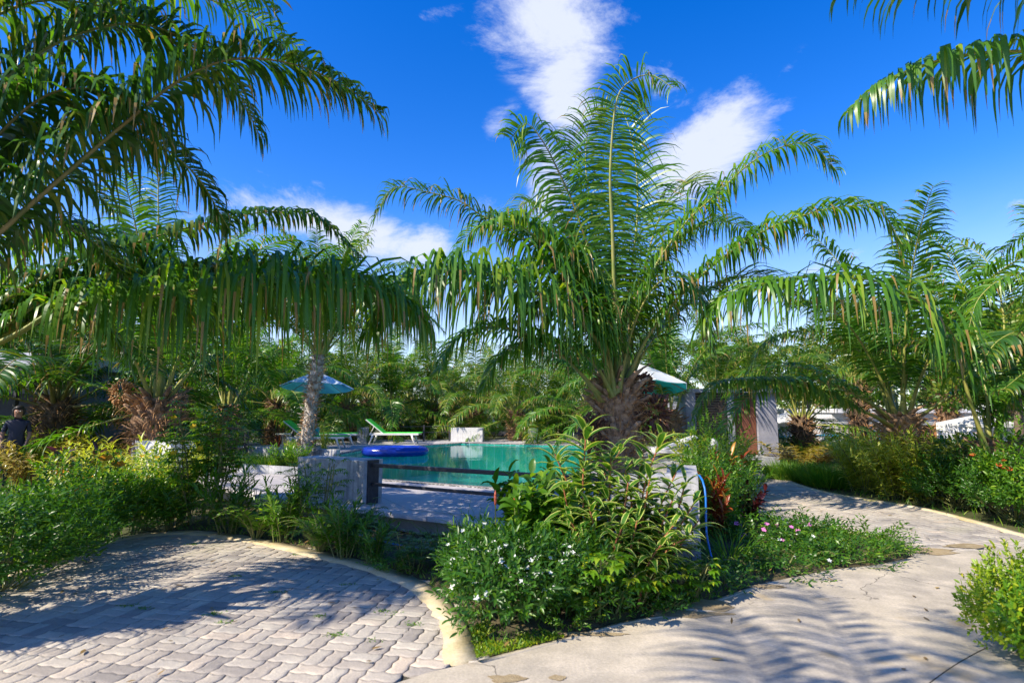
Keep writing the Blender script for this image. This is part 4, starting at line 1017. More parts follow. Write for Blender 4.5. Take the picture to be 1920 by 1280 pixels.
# leaning palm by the planter
lp = A(572, 850, 13.2); lt = A(600, 655, 13.2)
lean = thing('oil_palm', 'leaning palm with bare pale trunk in the planter, left of the pool', 'palm tree', (lp.x, 13.2, .36))
H_ = lt.z - .36; bx_ = lt.x - lp.x
obj('trunk', mesh_np('trunk', trunk_parts(H_, .135, .14, seed=5, nst=130, stub=.10, bend=(bx_, 0)), [M_['bark_grey'], M_['dryfib']]), lean)
rgp = random.Random(4)
for i in range(24):
    a = i * 2.39996; f = i / 23; s = .80 * rgp.uniform(.9, 1.12)
    obj('frond', STOCK['mid' if i % 3 else 'far'][min(3, int(f * 4.2))], lean, (bx_ + .1 * math.cos(a), .1 * math.sin(a), H_ - .1), (rgp.uniform(-.1, .1), 0, a), (s, s, s))

# palm outside the left edge, close to the camera
n1 = thing('oil_palm', 'near palm whose dark fronds fill the top left corner, trunk outside the picture', 'palm tree', (A(-330, 768, 3.6).x, 3.6, 0))
obj('trunk', mesh_np('trunk', trunk_parts(1.9, .34, .36, seed=8, nst=90, stub=.3), [M_['bark'], M_['dryfib']]), n1)
N1 = lambda pts, d0, d1, **k: xfrond(n1, pts, d0, d1, **k)
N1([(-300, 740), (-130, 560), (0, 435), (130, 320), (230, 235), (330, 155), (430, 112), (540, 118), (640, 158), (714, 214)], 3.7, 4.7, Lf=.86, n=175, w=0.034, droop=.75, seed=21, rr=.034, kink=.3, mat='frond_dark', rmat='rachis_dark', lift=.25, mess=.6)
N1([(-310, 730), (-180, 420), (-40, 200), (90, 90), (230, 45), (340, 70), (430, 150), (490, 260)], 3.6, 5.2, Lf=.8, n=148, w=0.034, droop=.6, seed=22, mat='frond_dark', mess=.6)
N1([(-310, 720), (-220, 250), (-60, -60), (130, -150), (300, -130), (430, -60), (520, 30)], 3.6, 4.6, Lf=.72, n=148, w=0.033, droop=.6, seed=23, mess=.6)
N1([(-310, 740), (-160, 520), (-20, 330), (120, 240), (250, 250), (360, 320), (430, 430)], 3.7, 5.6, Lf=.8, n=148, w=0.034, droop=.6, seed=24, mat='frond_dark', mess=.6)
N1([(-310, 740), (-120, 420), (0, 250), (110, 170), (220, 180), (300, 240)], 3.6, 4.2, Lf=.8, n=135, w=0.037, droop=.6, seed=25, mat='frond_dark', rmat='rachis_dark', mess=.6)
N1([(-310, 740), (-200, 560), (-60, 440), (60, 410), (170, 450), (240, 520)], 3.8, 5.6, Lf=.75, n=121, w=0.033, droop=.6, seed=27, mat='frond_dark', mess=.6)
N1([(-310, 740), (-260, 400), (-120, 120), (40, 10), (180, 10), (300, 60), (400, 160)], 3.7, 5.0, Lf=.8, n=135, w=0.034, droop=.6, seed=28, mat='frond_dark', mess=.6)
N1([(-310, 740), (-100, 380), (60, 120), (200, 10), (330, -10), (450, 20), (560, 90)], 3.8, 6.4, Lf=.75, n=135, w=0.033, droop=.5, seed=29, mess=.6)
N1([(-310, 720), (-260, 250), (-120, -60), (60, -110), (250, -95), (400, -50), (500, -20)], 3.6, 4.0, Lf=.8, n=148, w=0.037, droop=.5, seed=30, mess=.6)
for i in range(1):
    a = 4.0 + i * .62
    obj('frond', STOCK['dark'][1 + i % 5], n1, (0, 0, 1.85), (0, 0, a), (1.05, 1.05, 1.05))

# second palm outside the left edge, lower and further
n2 = thing('oil_palm', 'palm just outside the left edge whose long frond hangs like a curtain across the middle', 'palm tree', (A(-240, 768, 5.5).x, 5.5, 0))
obj('trunk', mesh_np('trunk', trunk_parts(1.85, .34, .36, seed=9, nst=90, stub=.3), [M_['bark'], M_['dryfib']]), n2)
N2 = lambda pts, d0, d1, **k: xfrond(n2, pts, d0, d1, **k)
N2([(-230, 722), (0, 642), (112, 577), (180, 566), (262, 558), (375, 543), (525, 530), (650, 530), (740, 555), (800, 610)], 5.5, 6.2, Lf=1.5, n=210, w=.042, droop=2.0, seed=31, rr=.044, lift=.45, kink=.5, start=.30, lsd=.45, mess=1.0)
N2([(-230, 722), (20, 622), (130, 560), (260, 520), (400, 505), (540, 505), (680, 530), (770, 580)], 5.8, 7.4, Lf=1.25, n=170, w=.036, droop=1.6, seed=38, rr=.034, lift=.4, kink=.4, start=.30, lsd=.45, mess=1.0, mat='frond_dark')
N2([(-230, 722), (40, 545), (150, 487), (270, 450), (420, 410), (530, 396), (600, 410), (672, 478)], 5.6, 7.0, Lf=.55, n=125, w=.042, droop=1.0, seed=32, rr=.03, lift=.3, mat='frond_dark')
N2([(-230, 722), (30, 580), (150, 530), (290, 512), (420, 500), (540, 500), (640, 530)], 5.8, 7.4, Lf=.7, n=110, w=.044, droop=.9, seed=33, lift=.3, mat='frond_dark')
N2([(-230, 722), (-20, 560), (60, 470), (150, 430), (240, 450), (300, 520)], 5.7, 6.8, Lf=.7, n=90, droop=.6, seed=34)
N2([(-230, 722), (-60, 520), (-20, 400), (60, 330), (150, 340), (220, 400)], 5.8, 7.6, Lf=.8, n=90, droop=.5, seed=35, mat='frond_dark')
N2([(-230, 722), (10, 610), (90, 560), (160, 580), (220, 640), (250, 700)], 5.6, 6.6, Lf=.6, n=90, droop=.6, seed=36)
N2([(-230, 722), (20, 600), (120, 545), (230, 540), (340, 560), (420, 620)], 5.8, 7.8, Lf=.8, n=100, w=.045, droop=.9, seed=37, lift=.4)

# palm outside the right edge, close to the camera
t1 = thing('oil_palm', 'near palm outside the right edge, only drooping frond tips showing at the top right', 'palm tree', (A(2420, 768, 4.2).x, 4.2, 0))
obj('trunk', mesh_np('trunk', trunk_parts(2.0, .34, .36, seed=10, nst=90, stub=.3), [M_['bark'], M_['dryfib']]), t1)
xfrond(t1, [(2420, 620), (2320, 380), (2170, 190), (2020, 110), (1920, 97), (1840, 99), (1760, 113), (1690, 138), (1630, 172), (1588, 212)], 4.2, 4.4, Lf=.88, n=110, w=.040, droop=3.6, seed=41, kink=.8, lift=.35, start=.2)
xfrond(t1, [(2420, 600), (2380, 200), (2230, -20), (2050, -80), (1880, -75), (1720, -50), (1590, -35)], 4.2, 3.9, Lf=.9, n=60, w=.055, droop=1.3, seed=42, kink=.2, lift=.0, mat='frond_dark')
for i in range(8):
    a = -1.9 + i * .45
    obj('frond', STOCK['mid'][1 + i % 5], t1, (0, 0, 1.9), (0, 0, a), (.95, .95, .95))

# palm at the right behind the shrubs, with the great arching frond
r2 = thing('oil_palm', 'palm hidden behind the right shrubs, raising one great arching frond with drooping leaflets', 'palm tree', (A(1866, 768, 9.0).x, 9.0, 0))
obj('trunk', mesh_np('trunk', trunk_parts(1.0, .26, .3, seed=12, nst=60, stub=.26), [M_['bark'], M_['dryfib']]), r2)
xfrond(r2, [(1850, 850), (1832, 790), (1814, 735), (1792, 640), (1742, 578), (1660, 535), (1609, 522), (1501, 519), (1426, 533), (1354, 560), (1318, 605)], 8.8, 7.7, Lf=1.65, n=112, w=.056, droop=1.15, seed=51, rr=.034, lift=.12, kink=.2, side=(.25, 1, .25), fwd=(.3, .8), mess=.6, lsd=.3)
for i, (pts, d1, m) in enumerate([([(1855, 850), (1850, 740), (1830, 620), (1790, 500), (1740, 440), (1700, 470)], 10.5, 'frond'), ([(1865, 850), (1880, 700), (1880, 580), (1850, 490), (1800, 455)], 10.5, 'frond_far'),
        ([(1860, 850), (1900, 700), (1950, 600), (2010, 560)], 9.5, 'frond'), ([(1860, 850), (1830, 740), (1780, 670), (1710, 640), (1640, 660)], 10.4, 'frond_far'), ([(1862, 850), (1900, 740), (1960, 660), (2030, 640)], 8.4, 'frond')]):
    xfrond(r2, pts, 9.0, d1, Lf=.75, n=76, seed=52 + i, droop=.5, mat=m)
# palm beyond the right edge
r3 = thing('oil_palm', 'palm beyond the right edge, its fronds reaching in over the shrubs', 'palm tree', (A(2080, 768, 8.6).x, 8.6, 0))
obj('trunk', mesh_np('trunk', trunk_parts(1.6, .3, .34, seed=13, nst=80, stub=.26), [M_['bark'], M_['dryfib']]), r3)
for i, (pts, d1, m) in enumerate([([(2080, 740), (2010, 590), (1940, 525), (1885, 520), (1835, 560), (1815, 620)], 8.8, 'frond'), ([(2080, 740), (2000, 650), (1930, 620), (1870, 640), (1830, 700)], 8.0, 'frond_dark'),
        ([(2080, 740), (2040, 560), (1985, 470), (1930, 440), (1880, 470)], 10.0, 'frond'), ([(2080, 745), (2010, 700), (1940, 690), (1880, 730)], 7.8, 'frond_dark')]):
    xfrond(r3, pts, 8.6, d1, Lf=.7, n=80, seed=62 + i, droop=.6, mat=m)
for i in range(7): obj('frond', STOCK['mid'][i % 6], r3, (0, 0, 1.5), (0, 0, -1.6 + i * .5), (1, 1, 1))

# right palm with the thick pale base
r1 = palm('stocky palm with a thick shaggy base rising from the bright yellow-green shrubs on the right', 1682, 10.8, 1.42, L=4.1, nf=20, seed=17, key='mid', r=.32,
          tk=('r1', dict(h=1.42, r0=.19, r1=.32, seed=21, nst=100, stub=.26, tm=('bark_light', 'dryfib'))), skip=lambda a, f: f > .62 or (3.6 < a < 5.6 and f > .4))
xfrond(r1, [(1676, 800), (1640, 780), (1596, 761), (1559, 742), (1502, 722), (1455, 711), (1409, 710), (1352, 716), (1322, 740), (1300, 785)], 10.7, 9.8, Lf=.64, n=110, w=.04, droop=1.2, seed=71, mat='frond_far', rmat='rachis')
xfrond(r1, [(1682, 800), (1700, 700), (1705, 600), (1700, 500), (1712, 440), (1750, 425)], 10.8, 10.6, side=(.8, .6, 0), Lf=.8, n=86, seed=72, droop=.4)
xfrond(r1, [(1676, 800), (1640, 700), (1590, 640), (1520, 620), (1440, 640), (1400, 700)], 10.8, 11.4, Lf=.75, n=86, seed=73, droop=.6, mat='frond_far')

# palms around and beyond the pool, each with its own trunk and fronds
palm('upright palm left of the pool with a hairy dead flower stalk and shaggy brown trunk', 300, 12.6, 1.75, L=5.0, nf=24, seed=5, key='mid', r=.38, tk=('l1', dict(h=1.75, r0=.34, r1=.48, seed=31, nst=130, stub=.36)), skip=lambda a, f: f > .42 and (a < 1.3 or a > 3.9))
l1 = [o for o in C.objects if o.get('label', '').startswith('upright palm left of the pool')][0]
xfrond(l1, [(303, 740), (302, 620), (300, 500), (297, 400), (300, 330), (330, 300)], 12.6, 12.2, side=(1, .2, 0), Lf=.85, n=92, seed=75, droop=.35, rr=.05)
obj('dead_flower_stalk', mesh_np('dead_flower_stalk', fruit_cluster((-.62, -.3, 1.85), .22, 12), [M_['dryfib'], M_['dryfib']]), l1)
BG = 'palms beyond the pool'
specs = [
 ('dark trunked palm in front of the grey bungalow at the left', 112, 13.2, 1.75, 4.2, 'dark', 3),
 ('low palm beside the yellow cottage wall', 228, 17.5, 1.55, 3.6, 'dark', 4),
 ('palm behind the vine, between the shaggy palm and the green lounger', 430, 16.8, 1.60, 4.0, 'mid', 6),
 ('palm far behind the pale blue parasol, left of it', 520, 22.0, 1.9, 4.0, 'mid', 7),
 ('palm far behind the pale blue parasol, right of it', 655, 23.5, 1.7, 4.0, 'far', 8),
 ('far palm above the second green lounger', 735, 25.0, 1.7, 4.0, 'mid', 9),
 ('far palm above the blue float', 815, 27.0, 1.7, 4.2, 'far', 10),
 ('far palm just left of the wide white block', 892, 25.5, 1.5, 3.8, 'far', 11),
 ('far palm with scaly dark trunk right of the wide white block', 967, 23.4, 1.45, 3.7, 'far', 12),
 ('far palm behind the small white block', 1045, 26.0, 1.5, 4.0, 'far', 13),
 ('far palm just left of the central palm', 1105, 21.5, 1.5, 3.9, 'mid', 14),
 ('palm right of the turquoise parasol, trunk left of the pavilion', 1254, 15.2, 1.35, 3.6, 'mid', 15),
 ('palm standing behind the pavilion roof', 1340, 20.0, 2.0, 4.0, 'far', 16),
 ('palm behind the brown pavilion door', 1420, 23.0, 2.0, 4.2, 'far', 18),
 ('dark trunked palm between the pavilion and the restaurant', 1498, 16.5, 1.30, 3.7, 'far', 19),
 ('palm in front of the restaurant, right of the thick based palm', 1770, 18.5, 1.5, 4.0, 'mid', 20),
 ('palm in front of the restaurant roof, left of the thick based palm', 1605, 19.5, 2.2, 4.0, 'far', 21),
 ('palm at the right rear above the gazebo tent', 1875, 21.0, 2.4, 4.2, 'mid', 22),
 ('tall palm behind the bungalow at the far left', 25, 20.5, 2.6, 4.4, 'dark', 23),
 ('tall palm rising between the bungalow and the yellow cottage', 165, 23.0, 2.8, 4.6, 'mid', 24),
 ('palm behind the shaggy trunked palm at left', 355, 23.5, 2.4, 4.6, 'mid', 25),
 ('distant palm above the wide white block', 850, 34.0, 2.0, 4.4, 'far', 26),
 ('distant palm left of the brown bungalow roof', 925, 38.0, 2.2, 4.4, 'far', 27),
 ('distant palm right of the brown bungalow roof', 1010, 36.0, 2.1, 4.4, 'far', 28),
 ('distant palm behind the central palm trunk', 1180, 31.0, 2.2, 4.6, 'far', 29),
 ('distant palm behind the turquoise parasol', 1250, 27.0, 2.2, 4.6, 'far', 30),
 ('distant palm above the second green lounger', 770, 36.0, 2.2, 4.4, 'far', 32),
 ('distant palm between the two green loungers', 690, 33.0, 2.1, 4.4, 'far', 33),
]
for lab, px, D, cz, L_, key, sd in specs:
    sk = None
    if px == 1254: sk = lambda a, f: f > .35 and (a < 1.2 or a > 4.4)
    if px == 430: sk = lambda a, f: f > .5 and (a < .9 or a > 4.4)
    if px in (1498,): sk = lambda a, f: f > .55 and 2.0 < a < 5.0
    if px in (1340, 1420): sk = lambda a, f: f > .45
    if px in (1770, 1605, 1875): cz = 2.6; sk = lambda a, f: f > .6
    palm(lab, px, D, cz, L=L_ * (.92 if key == 'far' else 1), key=key, nf=(22 if D < 30 else 18), seed=sd, skip=sk, r=.27 if D > 14 else .36, group=BG if D > 20 else None)
# tall palm behind the viewer whose fronds throw the streaked shadows on the right path
bp_ = thing('oil_palm', 'tall palm standing behind the viewer at the left of the path', 'palm tree', (-3.6, -2.4, 0))
obj('trunk', mesh_np('trunk', trunk_parts(3.3, .3, .34, seed=15, nst=140, stub=.3), [M_['bark'], M_['dryfib']]), bp_)
for i, tp in enumerate([(-3.4, 2.1, 4.9), (-2.6, 2.3, 5.1), (-1.6, 1.7, 4.9), (-1.1, .8, 4.7), (-2.1, 1.1, 5.3), (-1.3, -.2, 5.0), (-.3, .5, 4.6)]):
    b0 = np.array([0, 0, 3.25]); tpv = np.array(tp) - np.array([-3.6, -2.4, 0]); mid = b0 * .45 + tpv * .55 + np.array([0, 0, .8]); q1 = b0 * .8 + tpv * .2 + np.array([0, 0, .9])
    obj('frond', mesh_np('frond', frond_geo([b0, q1, mid, tpv * .85 + b0 * .15 + np.array([0, 0, .45]), tpv], Lf=.75, n=74, seed=200 + i, droop=.45), [M_['frond'], M_['rachis']]), bp_)
for i in range(5): obj('frond', STOCK['mid'][i % 6], bp_, (0, 0, 3.2), (0, 0, 3.0 + i * .5), (1, 1, 1))

# ------------------------------------------------------------------ broadleaf trees and the far wood
M_['tree_leaf'] = leaf_mat('tree_leaf', (.05, .12, .015), (.12, .20, .02), (.30, .28, .03), trans=.35, rough=.45)
M_['tree_bark'] = solid('tree_bark', (.10, .07, .05), (.2, .15, .1), scale=8, rough=.9, bump=.5)
def leaf_cloud(blobs, per, L, W, seed, mi=0, prof=None, droop=.25):
    """clumps of leaves: each blob = (centre, radii); leaves face outward and up"""
    rg = np.random.default_rng(seed); P = []; D = []
    for (c, r) in blobs:
        n = per; d = nrm(rg.normal(0, 1, (n, 3))); rad = rg.uniform(.25, 1, n) ** .45
        P.append(np.asarray(c) + d * np.asarray(r) * rad[:, None]); D.append(d + np.array([0, 0, .45]) + rg.normal(0, .5, (n, 3)))
    P = np.concatenate(P); D = np.concatenate(D); n = len(P)
    return strips(P, D, rg.normal(0, 1, (n, 3)), L * rg.uniform(.6, 1.3, n), W * rg.uniform(.7, 1.2, n), droop, prof=prof or [.3, 1, .7, .05], rg=rg, mi=mi)
def tree_meshes(seed, h, cr):
    rg = np.random.default_rng(seed); tr = [tube_np(catmull([(0, 0, 0), (.1, .05, h * .3), (.05, -.05, h * .6), (0, 0, h * .85)], 12)[0], np.linspace(.16, .05, 12), 8)]
    blobs = []
    for k in range(26):
        a = rg.uniform(0, 6.28); r = cr * rg.uniform(.2, 1); z = h * rg.uniform(.35, 1.0); r *= math.sin(math.pi * min(1, max(.1, (z / h - .2) / .95))) ** .5 + .1
        c = (r * math.cos(a), r * math.sin(a), z); s = rg.uniform(.3, .62) * cr * .5; blobs.append((c, (s, s, s * .75)))
        if k < 12: tr.append(tube_np(catmull([(0, 0, h * .3 + z * .2), (c[0] * .5, c[1] * .5, z * .75), c], 8)[0], np.linspace(.07, .015, 8), 5))
    return mesh_np('trunk', tr, [M_['tree_bark']]), mesh_np('crown', [leaf_cloud(blobs, 420, .16, .085, seed)], [M_['tree_leaf']])
TM = [tree_meshes(1, 5.0, 2.2), tree_meshes(2, 4.4, 2.4), tree_meshes(3, 4.0, 2.0)]
for i, (lab, px, D, s) in enumerate([('yellow-green leafy tree at the right edge behind the palms', 1905, 15.5, .86), ('leafy tree behind the restaurant, right of the thick based palm', 1790, 31, 1.15),
        ('leafy tree behind the restaurant, left of the thick based palm', 1620, 33, 1.15), ('leafy tree behind the pavilion', 1380, 31, 1.05), ('leafy tree beyond the far end of the pool at left', 600, 33, 1.0),
        ('leafy tree behind the bungalow at the far left', 60, 27, 1.2), ('leafy tree between restaurant and pavilion', 1520, 30, 1.0), ('leafy tree behind the leaning palm', 480, 31, 1.1)]):
    p = A(px, 768, D); r = thing('leafy_tree', lab, 'tree', (p.x, D, 0), i * 1.3, 'leafy trees behind the palms'); r.scale = (s, s, s)
    tm = TM[i % 3]; obj('trunk', tm[0], r); obj('crown', tm[1], r)
rg = np.random.default_rng(5); bl = []
for k in range(150):
    x = -75 + k * 1.0 + rg.normal(0, .4); y = 50 + rg.uniform(0, 8); h = rg.uniform(2.4, 4.8); bl.append(((x, y, h * .55), (1.7, 1.7, h * .5)))
tag(obj('distant_wood', mesh_np('distant_wood', [leaf_cloud(bl, 240, .42, .2, 9)], [M_['tree_leaf']])), 'far band of trees closing the view behind the palms', 'wood', kind='stuff')

# ------------------------------------------------------------------ shrubs
LM = {
 'green': leaf_mat('leaf_green', (.05, .14, .010), (.11, .24, .012), (.24, .34, .02), rough=.38, tcol=(1.8, 2.0, .4)),
 'deep': leaf_mat('leaf_deep', (.025, .09, .010), (.055, .16, .012), (.13, .24, .015), rough=.35),
 'lime': leaf_mat('leaf_lime', (.14, .26, .012), (.28, .38, .015), (.50, .46, .03), rough=.4, tcol=(1.5, 1.6, .3)),
 'varieg': leaf_mat('leaf_variegated', (.035, .13, .015), (.07, .19, .02), (.12, .25, .02), edge=(.52, .56, .17), rough=.35, ew=.70),
 'yvar': leaf_mat('leaf_yellow_edged', (.12, .24, .012), (.20, .32, .015), (.34, .38, .02), edge=(.66, .62, .10), rough=.38, ew=.50),
 'croton': leaf_mat('leaf_croton', (.12, .015, .015), (.34, .08, .015), (.50, .28, .03), rough=.35, tcol=(1.4, .8, .4)),
 'darkred': leaf_mat('leaf_dark_red', (.025, .010, .010), (.07, .015, .015), (.15, .03, .03), rough=.3, trans=.15, tcol=(1.2, .6, .4)),
 'bronze': leaf_mat('leaf_bronze', (.12, .07, .02), (.22, .16, .03), (.34, .26, .06), edge=(.55, .50, .15), rough=.35, ew=.7),
 'grass': leaf_mat('grass_blade', (.05, .16, .012), (.12, .26, .015), (.30, .36, .03), rough=.45),
 'bluegreen': leaf_mat('yucca_leaf', (.07, .14, .12), (.12, .2, .17), rough=.4),
 'schef': leaf_mat('leaf_schefflera', (.06, .18, .012), (.17, .32, .015), (.48, .50, .03), rough=.3, tcol=(1.5, 1.6, .3)),
}
M_['stem'] = solid('green_stem', (.12, .17, .04), (.22, .20, .07), rough=.6); M_['redstem'] = solid('red_stem', (.26, .07, .035), (.40, .16, .07), scale=30, rough=.55)
def basis(d, rg):
    d = nrm(d); a = nrm(np.cross(d, rg.normal(0, 1, 3))); return d, a, np.cross(d, a)
def rosettes(cents, axes, k, L, W, spread, droop, rg, mi=0, prof=None, nx=2, fold=.35, spiral=.02):
    P = []; D = []; Wd = []; LL = []; WW = []
    for c, ax in zip(cents, axes):
        d, a, b = basis(ax, rg); v0 = rg.random()
        for i in range(k):
            th = i * 2.39996 + rg.normal(0, .2); s = spread * rg.uniform(.7, 1.2) * (1.25 - .7 * i / k); o = math.cos(th) * a + math.sin(th) * b
            P.append(c + d * spiral * i); D.append(d * math.cos(s) + o * math.sin(s)); Wd.append(np.cross(d, o)); q_ = rg.uniform(.5, 1.25); LL.append(L * q_); WW.append(W * (.35 + .65 * q_))
    return strips(np.array(P), np.array(D), np.array(Wd), np.array(LL), np.array(WW), droop, prof=prof or [.3, .95, 1, .7, .05], nx=nx, fold=fold, rg=rg, mi=mi)
def bush_shape(n, r, h, rg, inner=.5, hollow=0.0):
    """points and outward directions spread through a lumpy dome"""
    out = []; ax = []
    lump = [(nrm(rg.normal(0, 1, 3) + np.array([0, 0, .5])), rg.uniform(.2, .55)) for _ in range(11)]
    while len(out) < n:
        d = nrm(rg.normal(0, 1, 3)); 
        if d[2] < -.25: continue
        k = .80 + sum(a * max(0, d @ l) ** 8 for l, a in lump)
        s = rg.uniform(inner, 1) ** .6 * k
        p = np.array([d[0] * r * s, d[1] * r * s, h * .38 + d[2] * h * .62 * s])
        if p[2] < .03: continue
        out.append(p); ax.append(d + np.array([0, 0, .5]) + rg.normal(0, .25, 3))
    return np.array(out), np.array(ax)
def twigs(pts, rg, n, r=.006, mi=0, h0=.02):
    T = []
    idx = rg.choice(len(pts), min(n, len(pts)), replace=False)
    for i in idx:
        e = pts[i]; b = np.array([rg.normal(0, .05), rg.normal(0, .05), h0 - .06]); m = b * .4 + e * .6; m[2] *= .8; T.append(tube_np(catmull([b, m, e], 7)[0], np.linspace(r * 1.6, r * .6, 7), 4, mi))
    return T
def mk_dome(seed, r, h, n, k, L, W, spread, droop, mat, stem='stem', tw=26, nx=2, prof=None, inner=.45, fold=.35, twr=.006, spiral=.02):
    rg = np.random.default_rng(seed); p, a = bush_shape(n, r, h, rg, inner)
    return {'foliage': mesh_np('foliage', [rosettes(p, a, k, L, W, spread, droop, rg, prof=prof, nx=nx, fold=fold, spiral=spiral)], [LM[mat]]), 'stems': mesh_np('stems', twigs(p, rg, tw, twr), [M_[stem]])}, (p, a)
def mk_upright(seed, r, h, ns, per, k, L, W, spread, droop, mat, stem='stem', sr=.008, lean=.35, nx=2, prof=None, fold=.35, z0=.25, spiral=.03):
    """separate stems, each carrying whorls of leaves on its upper part"""
    rg = np.random.default_rng(seed); C_ = []; X_ = []; T = []
    for s in range(ns):
        a = rg.uniform(0, 6.28); b = np.array([math.cos(a), math.sin(a), 0]) * r * .4 * rg.random(); t = b + np.array([math.cos(a) * r * rg.uniform(.3, 1) , math.sin(a) * r * rg.uniform(.3, 1), h * rg.uniform(.6, 1.05)])
        m = b * .5 + t * .5 + np.array([0, 0, h * .08]); S, _ = catmull([b + np.array([0, 0, -.05]), m, t], 14); T.append(tube_np(S, np.linspace(sr, sr * .5, 14), 5))
        dr = nrm(np.gradient(S, axis=0))
        for f in np.linspace(z0, 1, per): i = int(f * 13); C_.append(S[i]); X_.append(dr[i] + np.array([0, 0, .3]))
    return {'foliage': mesh_np('foliage', [rosettes(np.array(C_), np.array(X_), k, L, W, spread, droop, rg, prof=prof, nx=nx, fold=fold, spiral=spiral)], [LM[mat]]), 'stems': mesh_np('stems', T, [M_[stem]])}, (np.array(C_), np.array(X_))
def mk_grass(seed, r, n, L, W, droop, mat='grass'):
    rg = np.random.default_rng(seed); a = rg.uniform(0, 6.28, n); q = r * rg.uniform(0, 1, n) ** .6
    P = np.stack([q * np.cos(a), q * np.sin(a), np.full(n, -.03)], 1); D = np.stack([np.cos(a) * .45 + rg.normal(0, .2, n), np.sin(a) * .45 + rg.normal(0, .2, n), rg.uniform(.7, 1.2, n)], 1)
    return {'foliage': mesh_np('foliage', [strips(P, D, rg.normal(0, 1, (n, 3)), L * rg.uniform(.5, 1.2, n), np.full(n, W), droop, prof=[.7, 1, .8, .5, .05], rg=rg)], [LM[mat]])}, (P, D)
def mk_fern(seed, ns, L, pin, W, mat, droop=.35, h0=0.0, spread=.6, npin=16, stem='stem'):
    """arching pinnate shoots from one crown (sword-fern / sago like)"""
    rg = np.random.default_rng(seed); parts = []; T = []
    for s in range(ns):
        a = s * 2.39996 + rg.normal(0, .2); e = rg.uniform(.25, 1) ; el = math.pi / 2 - spread * e; l = L * rg.uniform(.7, 1.1)
        o = np.array([math.cos(a), math.sin(a), 0]); p = np.array([o[0] * .03, o[1] * .03, h0]); pts = [p]; 
        for k in range(6): p = p + (o * math.cos(el) + np.array([0, 0, 1]) * math.sin(el)) * l / 6; pts.append(p); el -= droop * (.3 + k * .25)
        S, _ = catmull(pts, 24); T.append(tube_np(S, np.linspace(.006, .002, 24), 4, 1)); tt = nrm(np.gradient(S, axis=0))
        idx = np.linspace(5, 23, npin).astype(int); u = np.linspace(0, 1, npin)
        for sd in (-1, 1):
            side = np.array([-o[1], o[0], 0]) * sd; D = side + tt[idx] * .6 + np.array([0, 0, .15]) + rg.normal(0, .12, (npin, 3))
            parts.append(strips(S[idx], D, tt[idx] + rg.normal(0, .2, (npin, 3)), pin * (np.sin(np.pi * (.25 + .7 * u))) * rg.uniform(.85, 1.1, npin), np.full(npin, W), .25, prof=[.6, 1, .6, .05], rg=rg))
    return {'foliage': mesh_np('foliage', parts, [LM[mat]]), 'stems': mesh_np('stems', T, [M_[stem], M_[stem]])}, None
def mk_palmate(seed, ns, h, nl, L, W, mat, k=7, fing=.13, pet=.22, droop=.45, r=.3, stem='stem'):
    """cassava-like: stems with long petioles ending in fingered leaves"""
    rg = np.random.default_rng(seed); T = []; P = []; D = []; Wd = []; LL = []
    for s in range(ns):
        a = rg.uniform(0, 6.28); b = np.array([math.cos(a), math.sin(a), 0]) * r * .3; t = b + np.array([math.cos(a) * r * .6, math.sin(a) * r * .6, h * rg.uniform(.65, 1)])
        S, _ = catmull([b - np.array([0, 0, .05]), (b + t) / 2 + rg.normal(0, .03, 3), t], 16); T.append(tube_np(S, np.linspace(.012, .006, 16), 5))
        for i in range(nl):
            f = rg.uniform(.25, 1) ** .7; c = S[int(f * 15)]; th = i * 2.39996; el = rg.uniform(.1, .9); o = np.array([math.cos(th) * math.cos(el), math.sin(th) * math.cos(el), math.sin(el)])
            e = c + o * pet * rg.uniform(.6, 1.1); T.append(tube_np(np.array([c, (c + e) / 2 + [0, 0, .015], e]), [.003, .0025, .002], 3))
            oh = nrm(np.array([o[0], o[1], .0])); sd = np.array([-oh[1], oh[0], 0]); up = np.array([0, 0, 1.0]); tilt = rg.normal(0, .25)
            for q in range(k):
                an = (q - (k - 1) / 2) * .52; d = oh * math.cos(an) + sd * math.sin(an) + up * (.1 + tilt * math.sin(an)); P.append(e); D.append(d); Wd.append(np.cross(up, d)); LL.append(fing * (1 - .10 * abs(q - (k - 1) / 2)) * rg.uniform(.85, 1.15))
    n = len(P); return {'foliage': mesh_np('foliage', [strips(np.array(P), np.array(D), np.array(Wd), np.array(LL), np.full(n, W), droop, prof=[.2, .8, 1, .5, .05], nx=2, fold=.3, rg=rg)], [LM[mat]]), 'stems': mesh_np('stems', T, [M_[stem]])}, None

K = {}
K['fine'] = mk_dome(1, .50, .85, 620, 9, .055, .022, 1.0, .15, 'green', inner=.35)
K['finedeep'] = mk_dome(2, .50, .80, 620, 9, .055, .020, 1.0, .15, 'deep', inner=.35)
K['lime'] = mk_dome(3, .45, .75, 560, 8, .055, .026, .9, .12, 'lime', inner=.4)
K['limegreen'] = mk_dome(33, .45, .75, 480, 8, .08, .032, .9, .2, 'schef', inner=.4)
K['song'] = mk_upright(4, .48, .95, 22, 7, 8, .17, .03, 1.15, .22, 'yvar', stem='stem', z0=.15)
K['song2'] = mk_upright(5, .48, .95, 22, 7, 8, .16, .03, 1.15, .22, 'yvar', stem='stem', z0=.15)
K['bronze'] = mk_upright(6, .45, .75, 16, 6, 8, .15, .034, 1.1, .3, 'bronze', stem='redstem')
K['cassava'] = mk_palmate(7, 7, .95, 16, .1, .022, 'green', fing=.12)
K['cassdeep'] = mk_palmate(8, 7, .9, 18, .1, .024, 'deep', fing=.13)
K['vine'] = mk_palmate(9, 11, 1.55, 52, .1, .032, 'schef', k=5, fing=.10, pet=.17, r=.40)
K['sword'] = mk_fern(10, 26, .62, .11, .016, 'green', spread=.75)
